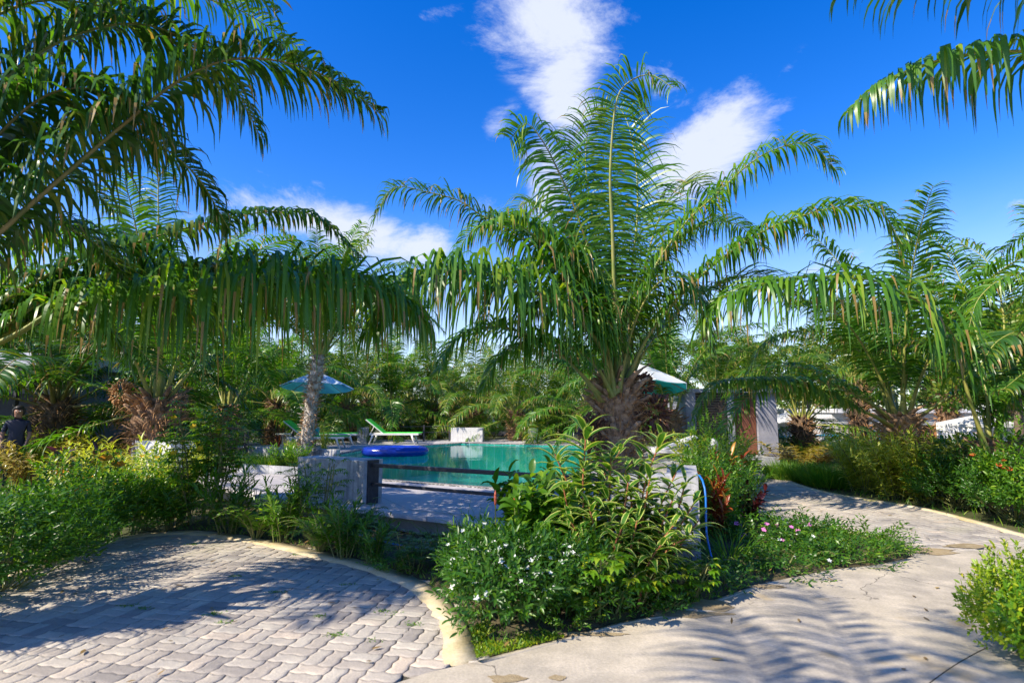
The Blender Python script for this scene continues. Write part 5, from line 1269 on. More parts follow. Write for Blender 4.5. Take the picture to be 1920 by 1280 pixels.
K['sword2'] = mk_upright(11, .30, .60, 16, 8, 6, .13, .018, .9, .22, 'green', nx=1)
K['grass'] = mk_grass(12, .35, 420, .48, .010, .28)
K['longgrass'] = mk_grass(13, .20, 90, .62, .011, .35)
K['hedge'] = mk_grass(14, .5, 2600, .42, .011, .12)
K['croton'] = mk_upright(15, .22, .70, 6, 5, 7, .20, .055, .85, .22, 'croton', stem='redstem')
K['darkred'] = mk_upright(16, .22, .50, 7, 4, 7, .17, .060, .9, .28, 'darkred', stem='redstem')
K['schef'] = mk_palmate(17, 8, .50, 14, .1, .045, 'schef', k=5, fing=.105, pet=.14, droop=.35, r=.36)
K['broad'] = mk_upright(18, .38, .70, 13, 6, 7, .17, .075, 1.05, .35, 'green')
K['broaddeep'] = mk_upright(19, .45, .95, 16, 7, 7, .16, .06, 1.05, .3, 'deep')
K['yucca'] = mk_grass(20, .05, 70, .42, .028, .05, mat='bluegreen')
K['weed'] = mk_upright(21, .36, .24, 34, 4, 5, .055, .016, 1.0, .25, 'green', nx=1, sr=.003, z0=.3)
K['weeddeep'] = mk_dome(22, .34, .22, 190, 6, .045, .016, 1.0, .2, 'deep', inner=.1, nx=1)
K['feather'] = mk_fern(26, 30, .26, .045, .007, 'green', spread=1.2, npin=14)
K['jasmine'] = mk_dome(23, .42, .55, 620, 8, .062, .017, 1.0, .15, 'deep', inner=.35)
K['redtip'] = mk_upright(24, .10, .45, 4, 6, 7, .10, .03, .7, .1, 'croton', stem='redstem')
K['fan'] = mk_fern(25, 20, .9, .22, .03, 'varieg', spread=.95, npin=20)

def flower_mesh(name, r, n, mat, cup=.25, w=.55):
    rg = np.random.default_rng(3); P = []; D = []; W_ = []
    for i in range(n):
        a = 2 * math.pi * i / n; P.append((0, 0, 0)); D.append((math.cos(a), math.sin(a), cup)); W_.append((-math.sin(a), math.cos(a), 0))
    return mesh_np(name, [strips(np.array(P, float), np.array(D), np.array(W_), np.full(n, r), np.full(n, r * w), .05, prof=[.35, 1.1, 1, .3], rg=rg)], [mat])
def petal(name, c): return cloth_mat(name, c, .25)
FM = {'white': flower_mesh('flower', .020, 5, petal('petal_white', (.80, .82, .80))), 'yellow': flower_mesh('flower', .035, 6, petal('petal_yellow', (.80, .55, .02)), .5),
      'orange': flower_mesh('flower', .078, 7, petal('petal_orange', (.85, .36, .01)), .5, .8), 'pink': flower_mesh('flower', .026, 5, petal('petal_pink', (.72, .22, .55)), .1, .9),
      'ixora': flower_mesh('flower', .045, 10, petal('petal_coral', (.75, .16, .05)), .8)}
def shrub(kind, label, px, py, sx=1.0, sz=None, z=0, name='shrub', cat='shrub', group=None, flowers=None, rz=None, dxy=None, rscale=1.0):
    p = G(px, py, z) if dxy is None else Vector(dxy)
    rg = random.Random(int(px * 7 + py * 13)); r = thing(name, label, cat, (p.x, p.y, z), rg.uniform(0, 6.28) if rz is None else rz, group)
    sz = sz or sx; parts, pa = K[kind]
    for nme, me in parts.items(): obj(nme, me, r, None, None, (sx, sx, sz))
    if flowers and pa is not None:
        fk, nf = flowers; P_, A_ = pa; cr = Matrix.Rotation(-r.rotation_euler.z, 3, 'Z'); toc = (cr @ (Vector((0, 0, 1.5)) - Vector((p.x, p.y, 0)))).normalized()
        sunl = cr @ SUN_DIR
        sc_ = sorted(range(len(P_)), key=lambda i: -(np.array(P_[i]) @ np.array(toc) + .8 * P_[i][2] + rg.uniform(0, .25)))[:nf * 4]
        rg.shuffle(sc_)
        for i in sc_[:nf]:
            q = Vector(P_[i]); d = (Vector(A_[i]).normalized() * .5 + Vector((0, 0, .6)) + toc * .5).normalized(); q = Vector((q.x * sx, q.y * sx, q.z * sz)) + d * .06
            o = obj('flower', FM[fk], r, q, d.to_track_quat('Z', 'Y').to_euler(), None); s = rg.uniform(.75, 1.25); o.scale = (s, s, s)
    return r
# left border, front row to back row
GL = 'shrubs of the left border'
shrub('finedeep', 'dark green shrub filling the left edge beside the paving', 5, 1105, 1.15, 0.86, group=GL)
shrub('fine', 'dark shrub at the left where the mortar kerb begins', 90, 1055, 1.0, 0.81, group=GL)
shrub('fine', 'green shrub with small orange blooms above the paving kerb at left', 170, 1018, 1.0, 0.76, group=GL, flowers=('orange', 8))
shrub('cassava', 'fingered green shrub between the two flowering kerb shrubs', 235, 1000, 1.0, 0.72, group=GL)
shrub('fine', 'green shrub with yellow blooms left of the blue hose', 275, 988, .95, 0.76, group=GL, flowers=('yellow', 9))
shrub('sword2', 'upright leafy clump just left of the climbing vine', 322, 990, 1.2, 0.90, group=GL)
shrub('grass', 'bright tufted grass clump at the left edge above the dark shrubs', 30, 960, 1.3, 1.15, group=GL)
shrub('darkred', 'dark red leaved shrub under the biggest orange bloom', 120, 935, 1.6, 1.15, group=GL, flowers=('orange', 7))
shrub('bronze', 'bronze and cream leaved shrub at the left behind the grass clump', 60, 915, 1.2, 0.90, group=GL)
shrub('song', 'tall yellow striped shrub near the left edge, lifting one bare topped stem', 95, 900, 1.15, 0.94, group=GL)
shrub('song2', 'yellow edged shrub left of the white corner block', 205, 925, 1.1, 0.79, group=GL)
shrub('song', 'yellow edged shrub at the foot of the white corner block', 262, 935, 1.0, 0.65, group=GL)
shrub('limegreen', 'yellowish leafy shrub with a yellow flower below the white corner block', 240, 960, 1.0, 0.72, group=GL, flowers=('yellow', 6))
shrub('bronze', 'pinkish bronze shrub behind the yellow edged shrubs', 165, 905, 1.2, 0.90, group=GL)
shrub('song', 'yellow edged shrub just left of the climbing vine, taller than the kerb clump', 318, 958, .9, .9, group=GL)
shrub('song2', 'yellow edged shrub in front of the dark red leaved one', 150, 962, .9, .75, group=GL)
shrub('yucca', 'small blue-grey spiky yucca against the white corner block', 292, 905, 1.0, 0.94, group=None, name='yucca', cat='plant')
shrub('lime', 'round golden green bush in front of the yellow cottage', 243, 842, 1.5, 0.72, group=None)
shrub('finedeep', 'dark round bush between the bungalow and the yellow cottage', 150, 840, 1.8, 0.79, group=None)
shrub('limegreen', 'bright leafy shrub in front of the bungalow at the left edge', 10, 870, 1.5, 1.51, group=None)
shrub('finedeep', 'dark bush behind the white corner block', 320, 858, 1.4, 0.72, group=None)
shrub('bronze', 'reddish ground shrub behind the yellow striped shrub row', 190, 868, 2.2, 0.54, group=None)
# vine with yellow flowers
shrub('vine', 'tall vine-like shrub with yellow flowers in front of the terrace at left', 382, 985, 1.15, 1.12, flowers=None)
vn = [o for o in C.objects if o.get('label', '').startswith('tall vine-like')][0]
for dx, dz in ((.20, 1.50), (-.05, 1.28), (.28, 1.22), (-.30, 1.40), (.05, 1.0), (-.28, .95)):
    fl = obj('flower', FM['yellow'], vn, Matrix.Rotation(-vn.rotation_euler.z, 3, 'Z') @ Vector((dx, -.30, dz)), (R(50), 0, -vn.rotation_euler.z), (1.5, 1.5, 1.5))
# row along the terrace wall
GW = 'leafy clumps along the terrace wall'
shrub('sword2', 'leafy clump at the kerb below the climbing vine, leftmost of its row', 430, 1000, 1.15, 1.1, group=GW)
shrub('sword', 'fern clump in front of the low terrace wall, between vine and grey end wall', 480, 1010, 1.1, 1.1, group=GW)
shrub('sword2', 'leafy clump in front of the low terrace wall, right of the fern', 530, 1016, 1.1, 1.0, group=GW)
shrub('cassava', 'fingered plant standing tallest against the left of the grey end wall', 585, 1012, .85, .95, group=None, name='leafy_plant', cat='plant')
shrub('sword', 'fern clump at the foot of the grey end wall', 600, 1034, .95, .95, group=GW)
shrub('sword2', 'yellowish leafy clump at the kerb in front of the grey end wall', 645, 1045, .95, .85, group=GW)
shrub('cassdeep', 'fingered plant under the right corner of the grey end wall', 672, 1030, .65, .55, name='leafy_plant', cat='plant')
shrub('sword2', 'small leafy clump at the kerb right of the grey end wall', 700, 1056, .7, .6, group=GW)
shrub('cassdeep', 'dark feathery fingered plant over bare soil beside the hose', 775, 1072, .6, .42, name='leafy_plant', cat='plant')
shrub('cassava', 'low fingered plant under the terrace edge, right of the feathery one', 830, 1045, .5, .28, name='leafy_plant', cat='plant')
shrub('longgrass', 'few long arching grass blades in front of the terrace edge', 865, 1058, 1.0, 1.0, name='grass_tuft', cat='grass')
shrub('longgrass', 'thin tall grass tuft beside the white flowered bush', 905, 1060, .8, 1.1, name='grass_tuft', cat='grass')
shrub('weed', 'low green weed patch between the feathery plant and the kerb', 735, 1068, .7, .5, name='weed_patch', cat='plant')
# planter fill
for i, (px, py, kd) in enumerate([(440, 871, 'grass'), (475, 873, 'grass'), (505, 876, 'grass'), (532, 878, 'sword2'), (556, 880, 'sword2')]):
    shrub(kd, ['grassy tuft at the left end of the stone planter', 'grassy tuft second from the left end of the stone planter', 'grassy tuft in the middle of the stone planter', 'leafy yellowish tuft right of the middle of the stone planter', 'leafy tuft in the stone planter beside the grey end wall'][i], px, py, 1.1 if kd == 'grass' else .9, .7, z=.34, group='tufts in the planter', name='grass_tuft', cat='plant')
shrub('redtip', 'small red leaved plant behind the planter, left of the leaning trunk', 520, 851, .8, .85, z=.27, name='ti_plant', cat='plant')
shrub('song2', 'small yellow leaved plant right of the leaning trunk', 607, 851, .30, .75, z=.27, name='ti_plant', cat='plant')
shrub('song', 'small yellow leaved plant at the foot of the leaning trunk', 556, 852, .45, .35, z=.27, name='ti_plant', cat='plant')
# beyond the pool
GF = 'shrubs beyond the pool'
shrub('fan', 'dark big leaved clump right of the second green lounger', 795, 826, 2.6, 1.9, z=.1, group=GF)
shrub('broaddeep', 'dark shrub in front of the cable fence behind the blue float', 770, 822, 2.0, 1.3, z=.1, group=GF)
shrub('fine', 'green shrub behind the fence left of the pale blue parasol', 500, 828, 2.4, 1.9, z=.1, group=GF)
shrub('lime', 'light green shrub behind the fence between vine and lounger', 450, 832, 1.8, .9, z=.1, group=GF)
shrub('finedeep', 'dark shrub behind the green lounger under the parasol', 640, 822, 2.6, 1.3, z=.1, group=GF)
shrub('fine', 'round shrub right beside the wide white block', 918, 817, 1.7, 1.1, z=.1, group=GF)
shrub('lime', 'yellow green shrub left of the small white block', 985, 817, 1.2, .95, z=.1, group=GF)
shrub('fine', 'tall rose bush with a red bloom right of the small white block', 1040, 826, 1.7, 2.1, z=.1, group=GF, flowers=('ixora', 4))
shrub('finedeep', 'dark shrub behind the central palm trunk', 1100, 826, 2.0, 1.7, z=.1, group=GF)
shrub('broaddeep', 'dark shrub between the second lounger and its fence post', 690, 818, 1.6, 1.0, z=.1, group=GF)
shrub('limegreen', 'leafy shrub under the turquoise parasol', 1215, 838, 1.3, 1.0, z=.2, group=GF)
# centre bed
jas = 'white starry flowered bushes'
shrub('jasmine', 'white flowered bush at the front tip of the bed, beside the paving kerb', 955, 1165, 1.0, 1.0, flowers=('white', 30), group=jas)
shrub('jasmine', 'white flowered bush behind the front one, against the terrace side', 915, 1100, .85, .75, flowers=('white', 18), group=jas)
shrub('jasmine', 'white flowered bush on the right of the front one, under the yellow leaved shrub', 1060, 1148, .85, .85, flowers=('white', 12), group=jas)
shrub('broad', 'broad leaved ginger clump with red cone spikes, left of the striped ginger', 985, 1078, 1.0, 1.08, name='ginger_plant', cat='plant')
gp = [o for o in C.objects if o.get('label', '').startswith('broad leaved ginger')][0]
M_['cone'] = solid('ginger_cone', (.45, .07, .04), (.62, .16, .08), scale=40, rough=.4, bump=.6, bscale=60)
for (px, py) in ((929, 935), (965, 928), (1000, 918), (1011, 921), (1020, 938), (1068, 952)):
    w = A(px, py, gp.location.y - .12); l = Matrix.Rotation(-gp.rotation_euler.z, 3, 'Z') @ (w - gp.location)
    q = MB(); q.lathe([(0, -.06), (.010, -.05), (.014, -.02), (.0135, .02), (.010, .05), (.004, .075), (0, .08)], 10); o = q.build('flower_cone', M_['cone'], gp, True, loc=l)
    q = MB(); q.tube([(0, 0, -.05), (.01, .01, -.35), (0, .02, -.62)], .006, 5); q.build('flower_stalk', M_['stem'], gp, loc=l)
shrub('broad', 'second broad leaved ginger clump tucked behind the striped ginger stems', 1060, 1085, .95, .9, name='ginger_plant', cat='plant')
shrub('schef', 'yellow-green fingered shrub in front of the striped ginger', 1120, 1150, 1.0, .95)
shrub('schef', 'yellow-green fingered shrub drooping over the soil, right of the front one', 1180, 1138, .9, .85)
shrub('schef', 'small yellow fingered shrub in front of the corner wall', 1280, 1118, .75, .75)
shrub('darkred', 'dark red leaved plant low under the striped ginger', 1215, 1100, .8, .85, name='croton_plant', cat='plant')
shrub('broaddeep', 'dark leafy shrub filling the bed under the striped ginger', 1150, 1095, .85, .6)
shrub('croton', 'red and orange croton right of the corner wall', 1345, 1015, .62, .8, name='croton_plant', cat='plant')
shrub('croton', 'rusty croton just behind the red and orange one', 1360, 965, .8, .95, name='croton_plant', cat='plant')
shrub('darkred', 'thin dark red plant at the path edge, right of the crotons', 1402, 985, .7, .7, name='croton_plant', cat='plant')
shrub('longgrass', 'pale arching strap leaved plant below the red croton', 1370, 1050, .9, .7, name='grass_tuft', cat='grass')
GP = 'shrubs between terrace and path'
shrub('song', 'yellow leaved shrub beside the bollard lamp', 1362, 925, 1.1, .85, group=GP)
shrub('song2', 'yellow leaved shrub behind the corner wall', 1325, 920, 1.0, .9, group=GP)
shrub('fine', 'green shrub around the bollard lamp', 1335, 893, 1.3, 1.1, group=GP)
shrub('limegreen', 'bright shrub left of the pavilion steps', 1368, 897, 1.1, .7, group=GP)
shrub('sword2', 'upright green clump at the path edge near the crotons', 1392, 948, 1.2, 1.0, group=GP)
shrub('finedeep', 'dark shrub behind the rusty croton', 1330, 975, 1.0, .9, group=GP)
shrub('fine', 'green shrub behind the hose and corner wall', 1318, 1000, .8, .9, group=GP)
GLW = 'low plants on the bed tip'
for i, (kd, px, py, s, fl, lab) in enumerate([
   ('weeddeep', 1350, 1095, .9, None, 'low dark plant on the bed soil right of the yellow fingered shrub'),
   ('feather', 1400, 1070, 1.1, None, 'low green plant in front of the pink flowers'),
   ('weeddeep', 1455, 1070, 1.0, None, 'low dark plant at the concrete edge, second from the bed soil'),
   ('feather', 1510, 1054, 1.2, None, 'low green plant at the concrete edge, middle of the bed tip'),
   ('weeddeep', 1565, 1054, 1.0, None, 'low plant at the concrete edge, near the bed tip'),
   ('weed', 1620, 1046, .95, None, 'low plant second from the very tip of the bed'),
   ('weeddeep', 1668, 1038, .75, None, 'small low plant at the very tip of the bed'),
   ('weeddeep', 1405, 1018, 1.3, ('pink', 7), 'low plant with pink flowers beside the red croton'),
   ('weed', 1460, 1010, 1.2, ('pink', 4), 'low plant with pink flowers nearer the path'),
   ('weeddeep', 1520, 1012, 1.2, ('white', 6), 'low dark plant with tiny white flowers along the path'),
   ('feather', 1580, 1020, 1.3, None, 'feathery low plant along the path near the tip'),
   ('weed', 1635, 1024, 1.0, None, 'thin leaved low plant by the path close to the tip'),
   ('feather', 1425, 1045, 1.2, None, 'low green plant in the middle of the bed tip'),
   ('weeddeep', 1490, 1038, 1.1, ('white', 4), 'low dark plant with white specks in the middle of the bed tip'),
   ('weed', 1550, 1036, 1.1, None, 'low green plant in the middle towards the tip'),
   ('weed', 1060, 1172, .6, None, 'small weed at the concrete edge below the white flowered bush'),
   ('weeddeep', 1240, 1140, .7, None, 'small weed on the soil below the yellow fingered shrubs')]):
    shrub(kd, lab, px, py, s, s * .80, group=GLW, name='low_plant', cat='plant', flowers=fl)
# right side of the path
GR = 'shrubs right of the path'
shrub('hedge', 'clipped grassy hedge at the start of the right border', 1492, 897, 1.1, 1.0, group=GR, name='hedge', cat='hedge')
shrub('hedge', 'second clipped grassy hedge section, beside the yellow shrubs', 1562, 907, 1.1, 1.0, group=GR, name='hedge', cat='hedge')
shrub('bronze', 'brownish low hedge behind the clipped grassy hedge', 1500, 880, 2.2, .7, group=GR)
shrub('fine', 'green shrub around the dark palm trunk by the hedge', 1490, 865, 2.0, .8, group=GR)
shrub('song', 'yellow-green striped shrub at the path, first after the hedge', 1622, 918, 1.2, .92, group=GR)
shrub('song2', 'yellow-green striped shrub in front of the thick palm base', 1683, 929, 1.2, .95, group=GR)
shrub('song', 'yellow-green striped shrub right of the thick palm base', 1738, 936, 1.1, 1.0, group=GR)
shrub('song2', 'yellow-green striped shrub behind the thick palm base', 1640, 912, 1.4, .8, group=GR)
shrub('limegreen', 'light leafy shrub behind the striped shrubs', 1735, 915, 1.5, 1.15, group=GR)
shrub('cassdeep', 'dark fingered shrub in front of the gazebo tent', 1800, 945, 1.2, 1.3, group=GR)
shrub('finedeep', 'dark green shrub at the path under the fingered one', 1795, 948, 1.0, .8, group=GR)
shrub('cassdeep', 'dark fingered shrub further right by the path', 1858, 958, 1.1, 1.05, group=GR)
shrub('finedeep', 'dark shrub with coral blooms near the right edge', 1905, 974, 1.0, .95, group=GR, flowers=('ixora', 5))
shrub('fine', 'green shrub with coral blooms cut by the right edge', 1965, 985, 1.1, 1.1, group=GR, flowers=('ixora', 3))
shrub('limegreen', 'yellowish shrub right of the gazebo tent', 1905, 925, 1.6, 1.3, group=GR)
shrub('finedeep', 'dark shrub below the blue gazebo table', 1840, 935, 1.8, 1.0, group=GR)
# bottom right hedge
for i, (px, py, s, sz) in enumerate([(1928, 1232, .58, .66), (1992, 1250, .55, .6), (1995, 1165, .55, .45)]):
    shrub('limegreen' if i else 'lime', ['bright clipped yellow-green bush at the right edge, corner nearest the concrete', 'bright bush outside the right edge next to it', 'bright yellow-green bush behind the one nearest the concrete'][i], px, py, s, sz, group='clipped bushes at the right edge', name='hedge_bush', cat='hedge')

# striped ginger: individually placed stems from the photograph
M_['vleaf'] = LM['varieg']
sg = thing('striped_ginger', 'tall striped ginger with white edged leaves on red stems in the centre bed', 'plant', (A(1160, 768, 5.0).x, 5.0, 0))
stems = [((1125, 1080), (1094, 949), (1099, 805), 4.9, 9, .30), ((1150, 1085), (1142, 982), (1146, 850), 5.0, 8, .26), ((1195, 1085), (1205, 930), (1240, 822), 4.95, 8, .27),
         ((1150, 1085), (1165, 1000), (1178, 905), 4.75, 5, .22), ((1180, 1085), (1200, 1000), (1218, 900), 4.8, 5, .22), ((1190, 1080), (1230, 1010), (1262, 935), 4.8, 5, .22), ((1200, 1080), (1255, 1020), (1300, 945), 4.85, 5, .21),
         ((1130, 1085), (1120, 1020), (1105, 950), 4.7, 5, .20), ((1190, 1080), (1225, 1040), (1262, 985), 4.65, 5, .20), ((1160, 1085), (1180, 1040), (1195, 975), 4.6, 5, .20),
         ((1120, 1080), (1085, 960), (1040, 850), 5.1, 6, .24), ((1130, 1085), (1120, 930), (1165, 840), 5.25, 6, .25), ((1170, 1085), (1190, 950), (1205, 855), 5.2, 6, .24), ((1120, 1085), (1075, 1000), (1055, 905), 4.9, 5, .21), ((1175, 1085), (1150, 1010), (1140, 935), 4.85, 5, .2), ((1190, 1085), (1260, 985), (1285, 905), 5.05, 5, .2)]
for q_ in [((1200, 1085), (1245, 1040), (1290, 1005), 4.6), ((1190, 1085), (1215, 1060), (1240, 1020), 4.5), ((1150, 1085), (1150, 1040), (1165, 990), 4.55), ((1120, 1085), (1090, 1020), (1070, 975), 4.7), ((1200, 1085), (1235, 960), (1268, 885), 5.0), ((1180, 1085), (1185, 960), (1172, 880), 5.0), ((1210, 1085), (1270, 1030), (1310, 975), 4.9)]: stems.append((*q_, 5, .20))
rg = np.random.default_rng(77)
for i, (b0, m0, t0, D, nw, Lf_) in enumerate(stems):
    loc = np.array(sg.location); P0 = np.array(A(*b0, D)) - loc; P0[2] = -.04; P1 = np.array(A(*m0, D)) - loc; P2 = np.array(A(*t0, D - .05)) - loc
    S, ln = catmull([P0, P1, P2], 30); st = obj('stem', mesh_np('stem', [tube_np(S, np.linspace(.011, .006, 30), 6)], [M_['redstem']], True), sg)
    dr = nrm(np.gradient(S, axis=0)); parts = []
    P = []; D_ = []; W_ = []; LL = []
    d, a, b = basis(np.array([0.05, 0, 1.0]), rg); nlf = int(nw * 4.2)
    for k in range(nlf):
        f = .40 + .60 * (k / (nlf - 1)) ** .9; idx = int(f * 29); th = k * 1.9 + i; s = 1.3 - .6 * (k / nlf) ** 4 + rg.normal(0, .12); o = math.cos(th) * a + math.sin(th) * b
        P.append(S[idx] + dr[idx] * .01); D_.append(d * math.cos(s) + o * math.sin(s)); W_.append(np.cross(d, o)); LL.append(Lf_ * rg.uniform(.75, 1.1) * (1 - .35 * (k / nlf) ** 4))
    LL = np.array(LL)
    obj('leaves', mesh_np('leaves', [strips(np.array(P), np.array(D_), np.array(W_), LL * 1.5, LL * .33, .13, prof=[.22, .75, 1, .95, .65, .3, .03], nx=2, fold=.30, rg=rg)], [LM['varieg']], True), sg)

# ground cover: weeds and grass tufts on the soil, moss in the joints
def cover(name, label, regions, n, L, W, mat, seed, z=.02, avoid=None):
    rg = np.random.default_rng(seed); P = []
    while len(P) < n:
        poly = regions[int(rg.integers(len(regions)))]; xs = [p[0] for p in poly]; ys = [p[1] for p in poly]
        q = (rg.uniform(min(xs), max(xs)), rg.uniform(min(ys), max(ys)))
        if inside(q, poly) and not (avoid and avoid(q)): P.append((q[0], q[1], z))
    P = np.array(P); D = rg.normal(0, .5, (n, 3)); D[:, 2] = rg.uniform(.3, 1.2, n)
    return tag(obj(name, mesh_np(name, [strips(P, D, rg.normal(0, 1, (n, 3)), L * rg.uniform(.4, 1.4, n), np.full(n, W), .3, prof=[.6, 1, .5, .05], rg=rg)], [LM[mat]])), label, 'ground cover', kind='stuff')
cover('bed_weeds', 'fine weeds and moss over the soil of the centre bed', [[(p[0], p[1]) for p in bedA]], 16000, .05, .008, 'grass', 3)
lawnL = [(-14, 4.0), (-3.8, 4.2), (-4.6, 6.4), (-4.4, 7.1), (-7, 12), (-12, 18), (-22, 18)]
lawnR = [tuple(p)[:2] for p in pr] + [(16, 8), (22, 26), (7.4, 26), (7.2, 15)]
cover('grass', 'rough grass under the border shrubs at left and right', [lawnL, lawnR], 26000, .12, .011, 'grass', 4, z=-.05)
front_c = [G(*p) for p in [(893, 1236), (880, 1180), (920, 1165), (1000, 1180), (1060, 1196), (950, 1226)]]
cover('moss', 'yellowish moss patch at the front tip of the centre bed', [[(p[0], p[1]) for p in front_c]], 2600, .022, .010, 'lime', 6, z=.01)
# tufts in the paving joints
rg = np.random.default_rng(8); Pt = []
for (px, py) in [(240, 1135), (270, 1140), (400, 1150), (420, 1165), (360, 1020), (555, 1040), (440, 1080), (630, 1190), (720, 1145), (735, 1148), (775, 1170), (600, 1155), (520, 1110), (860, 1188), (700, 1200), (650, 1095)]:
    c = G(px, py); m = rg.integers(14, 60); Pt.append(np.array([c.x, c.y, .0]) + np.c_[rg.normal(0, .035, m), rg.normal(0, .02, m), np.zeros(m)])
Pt = np.concatenate(Pt); n = len(Pt); D = rg.normal(0, .8, (n, 3)); D[:, 2] = rg.uniform(.1, .6, n)
tag(obj('joint_weeds', mesh_np('joint_weeds', [strips(Pt, D, rg.normal(0, 1, (n, 3)), np.full(n, .022), np.full(n, .006), .2, prof=[.6, 1, .05], rg=rg)], [LM['grass']])), 'tiny weeds sprouting in the paving joints', 'weeds', kind='stuff')
# scattered dead leaves
M_['deadleaf'] = leaf_mat('dead_leaf', (.10, .06, .03), (.28, .18, .06), (.42, .30, .10), trans=.1)
n = 520; P = []
while len(P) < n:
    q = (rg.uniform(-5, 6), rg.uniform(2.5, 9))
    if inside(q, bedA) or rg.random() < .12: P.append((q[0], q[1], .045 if inside(q, bedA) else .013))
P = np.array(P); D = rg.normal(0, 1, (n, 3)); D[:, 2] = .1
tag(obj('leaf_litter', mesh_np('leaf_litter', [strips(P, D, np.cross(nrm(D), [0, 0, 1.0]), rg.uniform(.03, .08, n), rg.uniform(.012, .03, n), .08, prof=[.2, 1, .8, .05], rg=rg)], [M_['deadleaf']])), 'dead leaves scattered on soil and paving', 'leaf litter', kind='stuff')

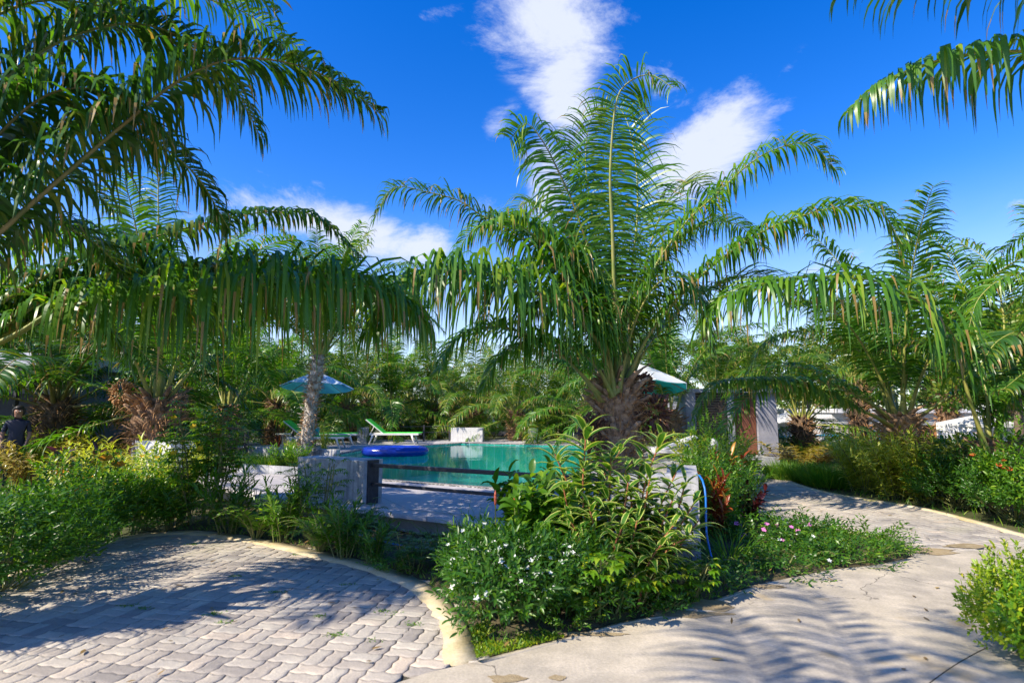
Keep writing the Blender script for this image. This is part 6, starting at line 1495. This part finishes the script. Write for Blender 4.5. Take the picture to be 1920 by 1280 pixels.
# ------------------------------------------------------------------ person standing by the bungalow
def person():
    D = 11.6; p = A(36, 768, D); root = thing('person', 'person in dark clothes standing behind the striped shrubs at the left edge', 'person', (p.x, D, 0), R(215))
    M_['skin'] = solid('skin', (.30, .15, .09), rough=.5); M_['hair'] = solid('hair', (.012, .01, .01), rough=.5); M_['navy'] = solid('navy_cloth', (.02, .02, .045), (.04, .03, .06), rough=.8)
    J = {'pel': (0, 0, .86, .125), 'wst': (0, 0, 1.0, .115), 'chs': (0, 0, 1.17, .135), 'nek': (0, 0, 1.29, .068), 'nk2': (0, .01, 1.36, .058), 'hd': (0, .02, 1.46, .088), 'hdt': (0, .015, 1.52, .075),
         'shl': (-.16, 0, 1.25, .055), 'ell': (-.21, .02, 1.0, .04), 'wrl': (-.17, .14, .82, .026), 'hal': (-.16, .18, .77, .03), 'shr': (.16, 0, 1.25, .055), 'elr': (.22, .02, 1.0, .04), 'wrr': (.20, .12, .80, .026), 'har': (.19, .15, .74, .03),
         'hpl': (-.09, 0, .80, .095), 'knl': (-.10, .02, .45, .062), 'anl': (-.10, -.01, .08, .042), 'ftl': (-.10, .13, .035, .035), 'hpr': (.09, 0, .80, .095), 'knr': (.10, .02, .45, .062), 'anr': (.10, -.01, .08, .042), 'ftr': (.11, .13, .035, .035)}
    E = [('pel', 'wst'), ('wst', 'chs'), ('chs', 'nek'), ('nek', 'nk2'), ('nk2', 'hd'), ('hd', 'hdt'), ('chs', 'shl'), ('shl', 'ell'), ('ell', 'wrl'), ('wrl', 'hal'), ('chs', 'shr'), ('shr', 'elr'), ('elr', 'wrr'), ('wrr', 'har'),
         ('pel', 'hpl'), ('hpl', 'knl'), ('knl', 'anl'), ('anl', 'ftl'), ('pel', 'hpr'), ('hpr', 'knr'), ('knr', 'anr'), ('anr', 'ftr')]
    ks = list(J)
    for s, w in ((-1, 'l'), (1, 'r')):       # five fingers on each hand
        hx, hy, hz, _ = J['ha' + w]
        for f in range(5):
            nme = 'f%s%d' % (w, f); dx = (f - 1.5) * .014 if f < 4 else -s * .03
            J[nme] = (hx + dx, hy + .02, hz - (.035 if f < 4 else .0), .009); J[nme + 'b'] = (hx + dx * 1.1, hy + .03, hz - (.075 if f < 4 else .03), .007); E += [('ha' + w, nme), (nme, nme + 'b')]
    ks = list(J); me = bpy.data.meshes.new('body'); me.from_pydata([J[k][:3] for k in ks], [(ks.index(a), ks.index(b)) for a, b in E], [])
    o = obj('body', me, root); md = o.modifiers.new('skin', 'SKIN'); 
    for i, k in enumerate(ks): me.skin_vertices[0].data[i].radius = (J[k][3],) * 2
    me.skin_vertices[0].data[0].use_root = True
    o.modifiers.new('sub', 'SUBSURF').render_levels = 2; o.modifiers['sub'].levels = 1
    m, nt = newmat('person_surface'); N = nt.nodes; L = nt.links
    tc = N.new('ShaderNodeTexCoord'); sp = N.new('ShaderNodeSeparateXYZ'); L.new(tc.outputs['Object'], sp.inputs[0]); g = N.new('ShaderNodeMath'); g.operation = 'GREATER_THAN'; L.new(sp.outputs[2], g.inputs[0]); g.inputs[1].default_value = 1.335
    mx = N.new('ShaderNodeMix'); mx.data_type = 'RGBA'; ax_ = N.new('ShaderNodeMath'); ax_.operation = 'ABSOLUTE'; L.new(sp.outputs[0], ax_.inputs[0]); a1 = N.new('ShaderNodeMath'); a1.operation = 'GREATER_THAN'; L.new(ax_.outputs[0], a1.inputs[0]); a1.inputs[1].default_value = .155
    a2 = N.new('ShaderNodeMath'); a2.operation = 'LESS_THAN'; L.new(sp.outputs[2], a2.inputs[0]); a2.inputs[1].default_value = 1.06; a3 = N.new('ShaderNodeMath'); a3.operation = 'MULTIPLY'; L.new(a1.outputs[0], a3.inputs[0]); L.new(a2.outputs[0], a3.inputs[1])
    a4 = N.new('ShaderNodeMath'); a4.operation = 'MAXIMUM'; L.new(g.outputs[0], a4.inputs[0]); L.new(a3.outputs[0], a4.inputs[1]); L.new(a4.outputs[0], mx.inputs[0]); mx.inputs[6].default_value = (.02, .02, .04, 1); mx.inputs[7].default_value = (.32, .16, .10, 1)
    b = N.new('ShaderNodeBsdfPrincipled'); L.new(mx.outputs[2], b.inputs[0]); b.inputs['Roughness'].default_value = .6; ou = N.new('ShaderNodeOutputMaterial'); L.new(b.outputs[0], ou.inputs[0]); me.materials.append(m)
    q = MB(); r = bmesh.ops.create_icosphere(q.bm, subdivisions=3, radius=.105)
    for v in r['verts']:
        v.co.z *= 1.12
        if v.co.y > .03 and v.co.z < .05: v.co.y = .03 + (v.co.y - .03) * .1
    bmesh.ops.translate(q.bm, verts=q.bm.verts, vec=(0, .01, 1.475)); q.build('hair', M_['hair'], root, True)
    q = MB()
    for s in (-1, 1):
        r = bmesh.ops.create_icosphere(q.bm, subdivisions=2, radius=.011, matrix=Matrix.Translation((s * .03, .10, 1.47)))
    q.build('eyes', M_['whitep'], root, True)
    q = MB(); q.bm.faces.ensure_lookup_table(); q.tube([(0, .098, 1.475), (0, .125, 1.445), (0, .108, 1.435)], [.007, .014, .010], 6); q.build('nose', M_['skin'], root, True)
person()
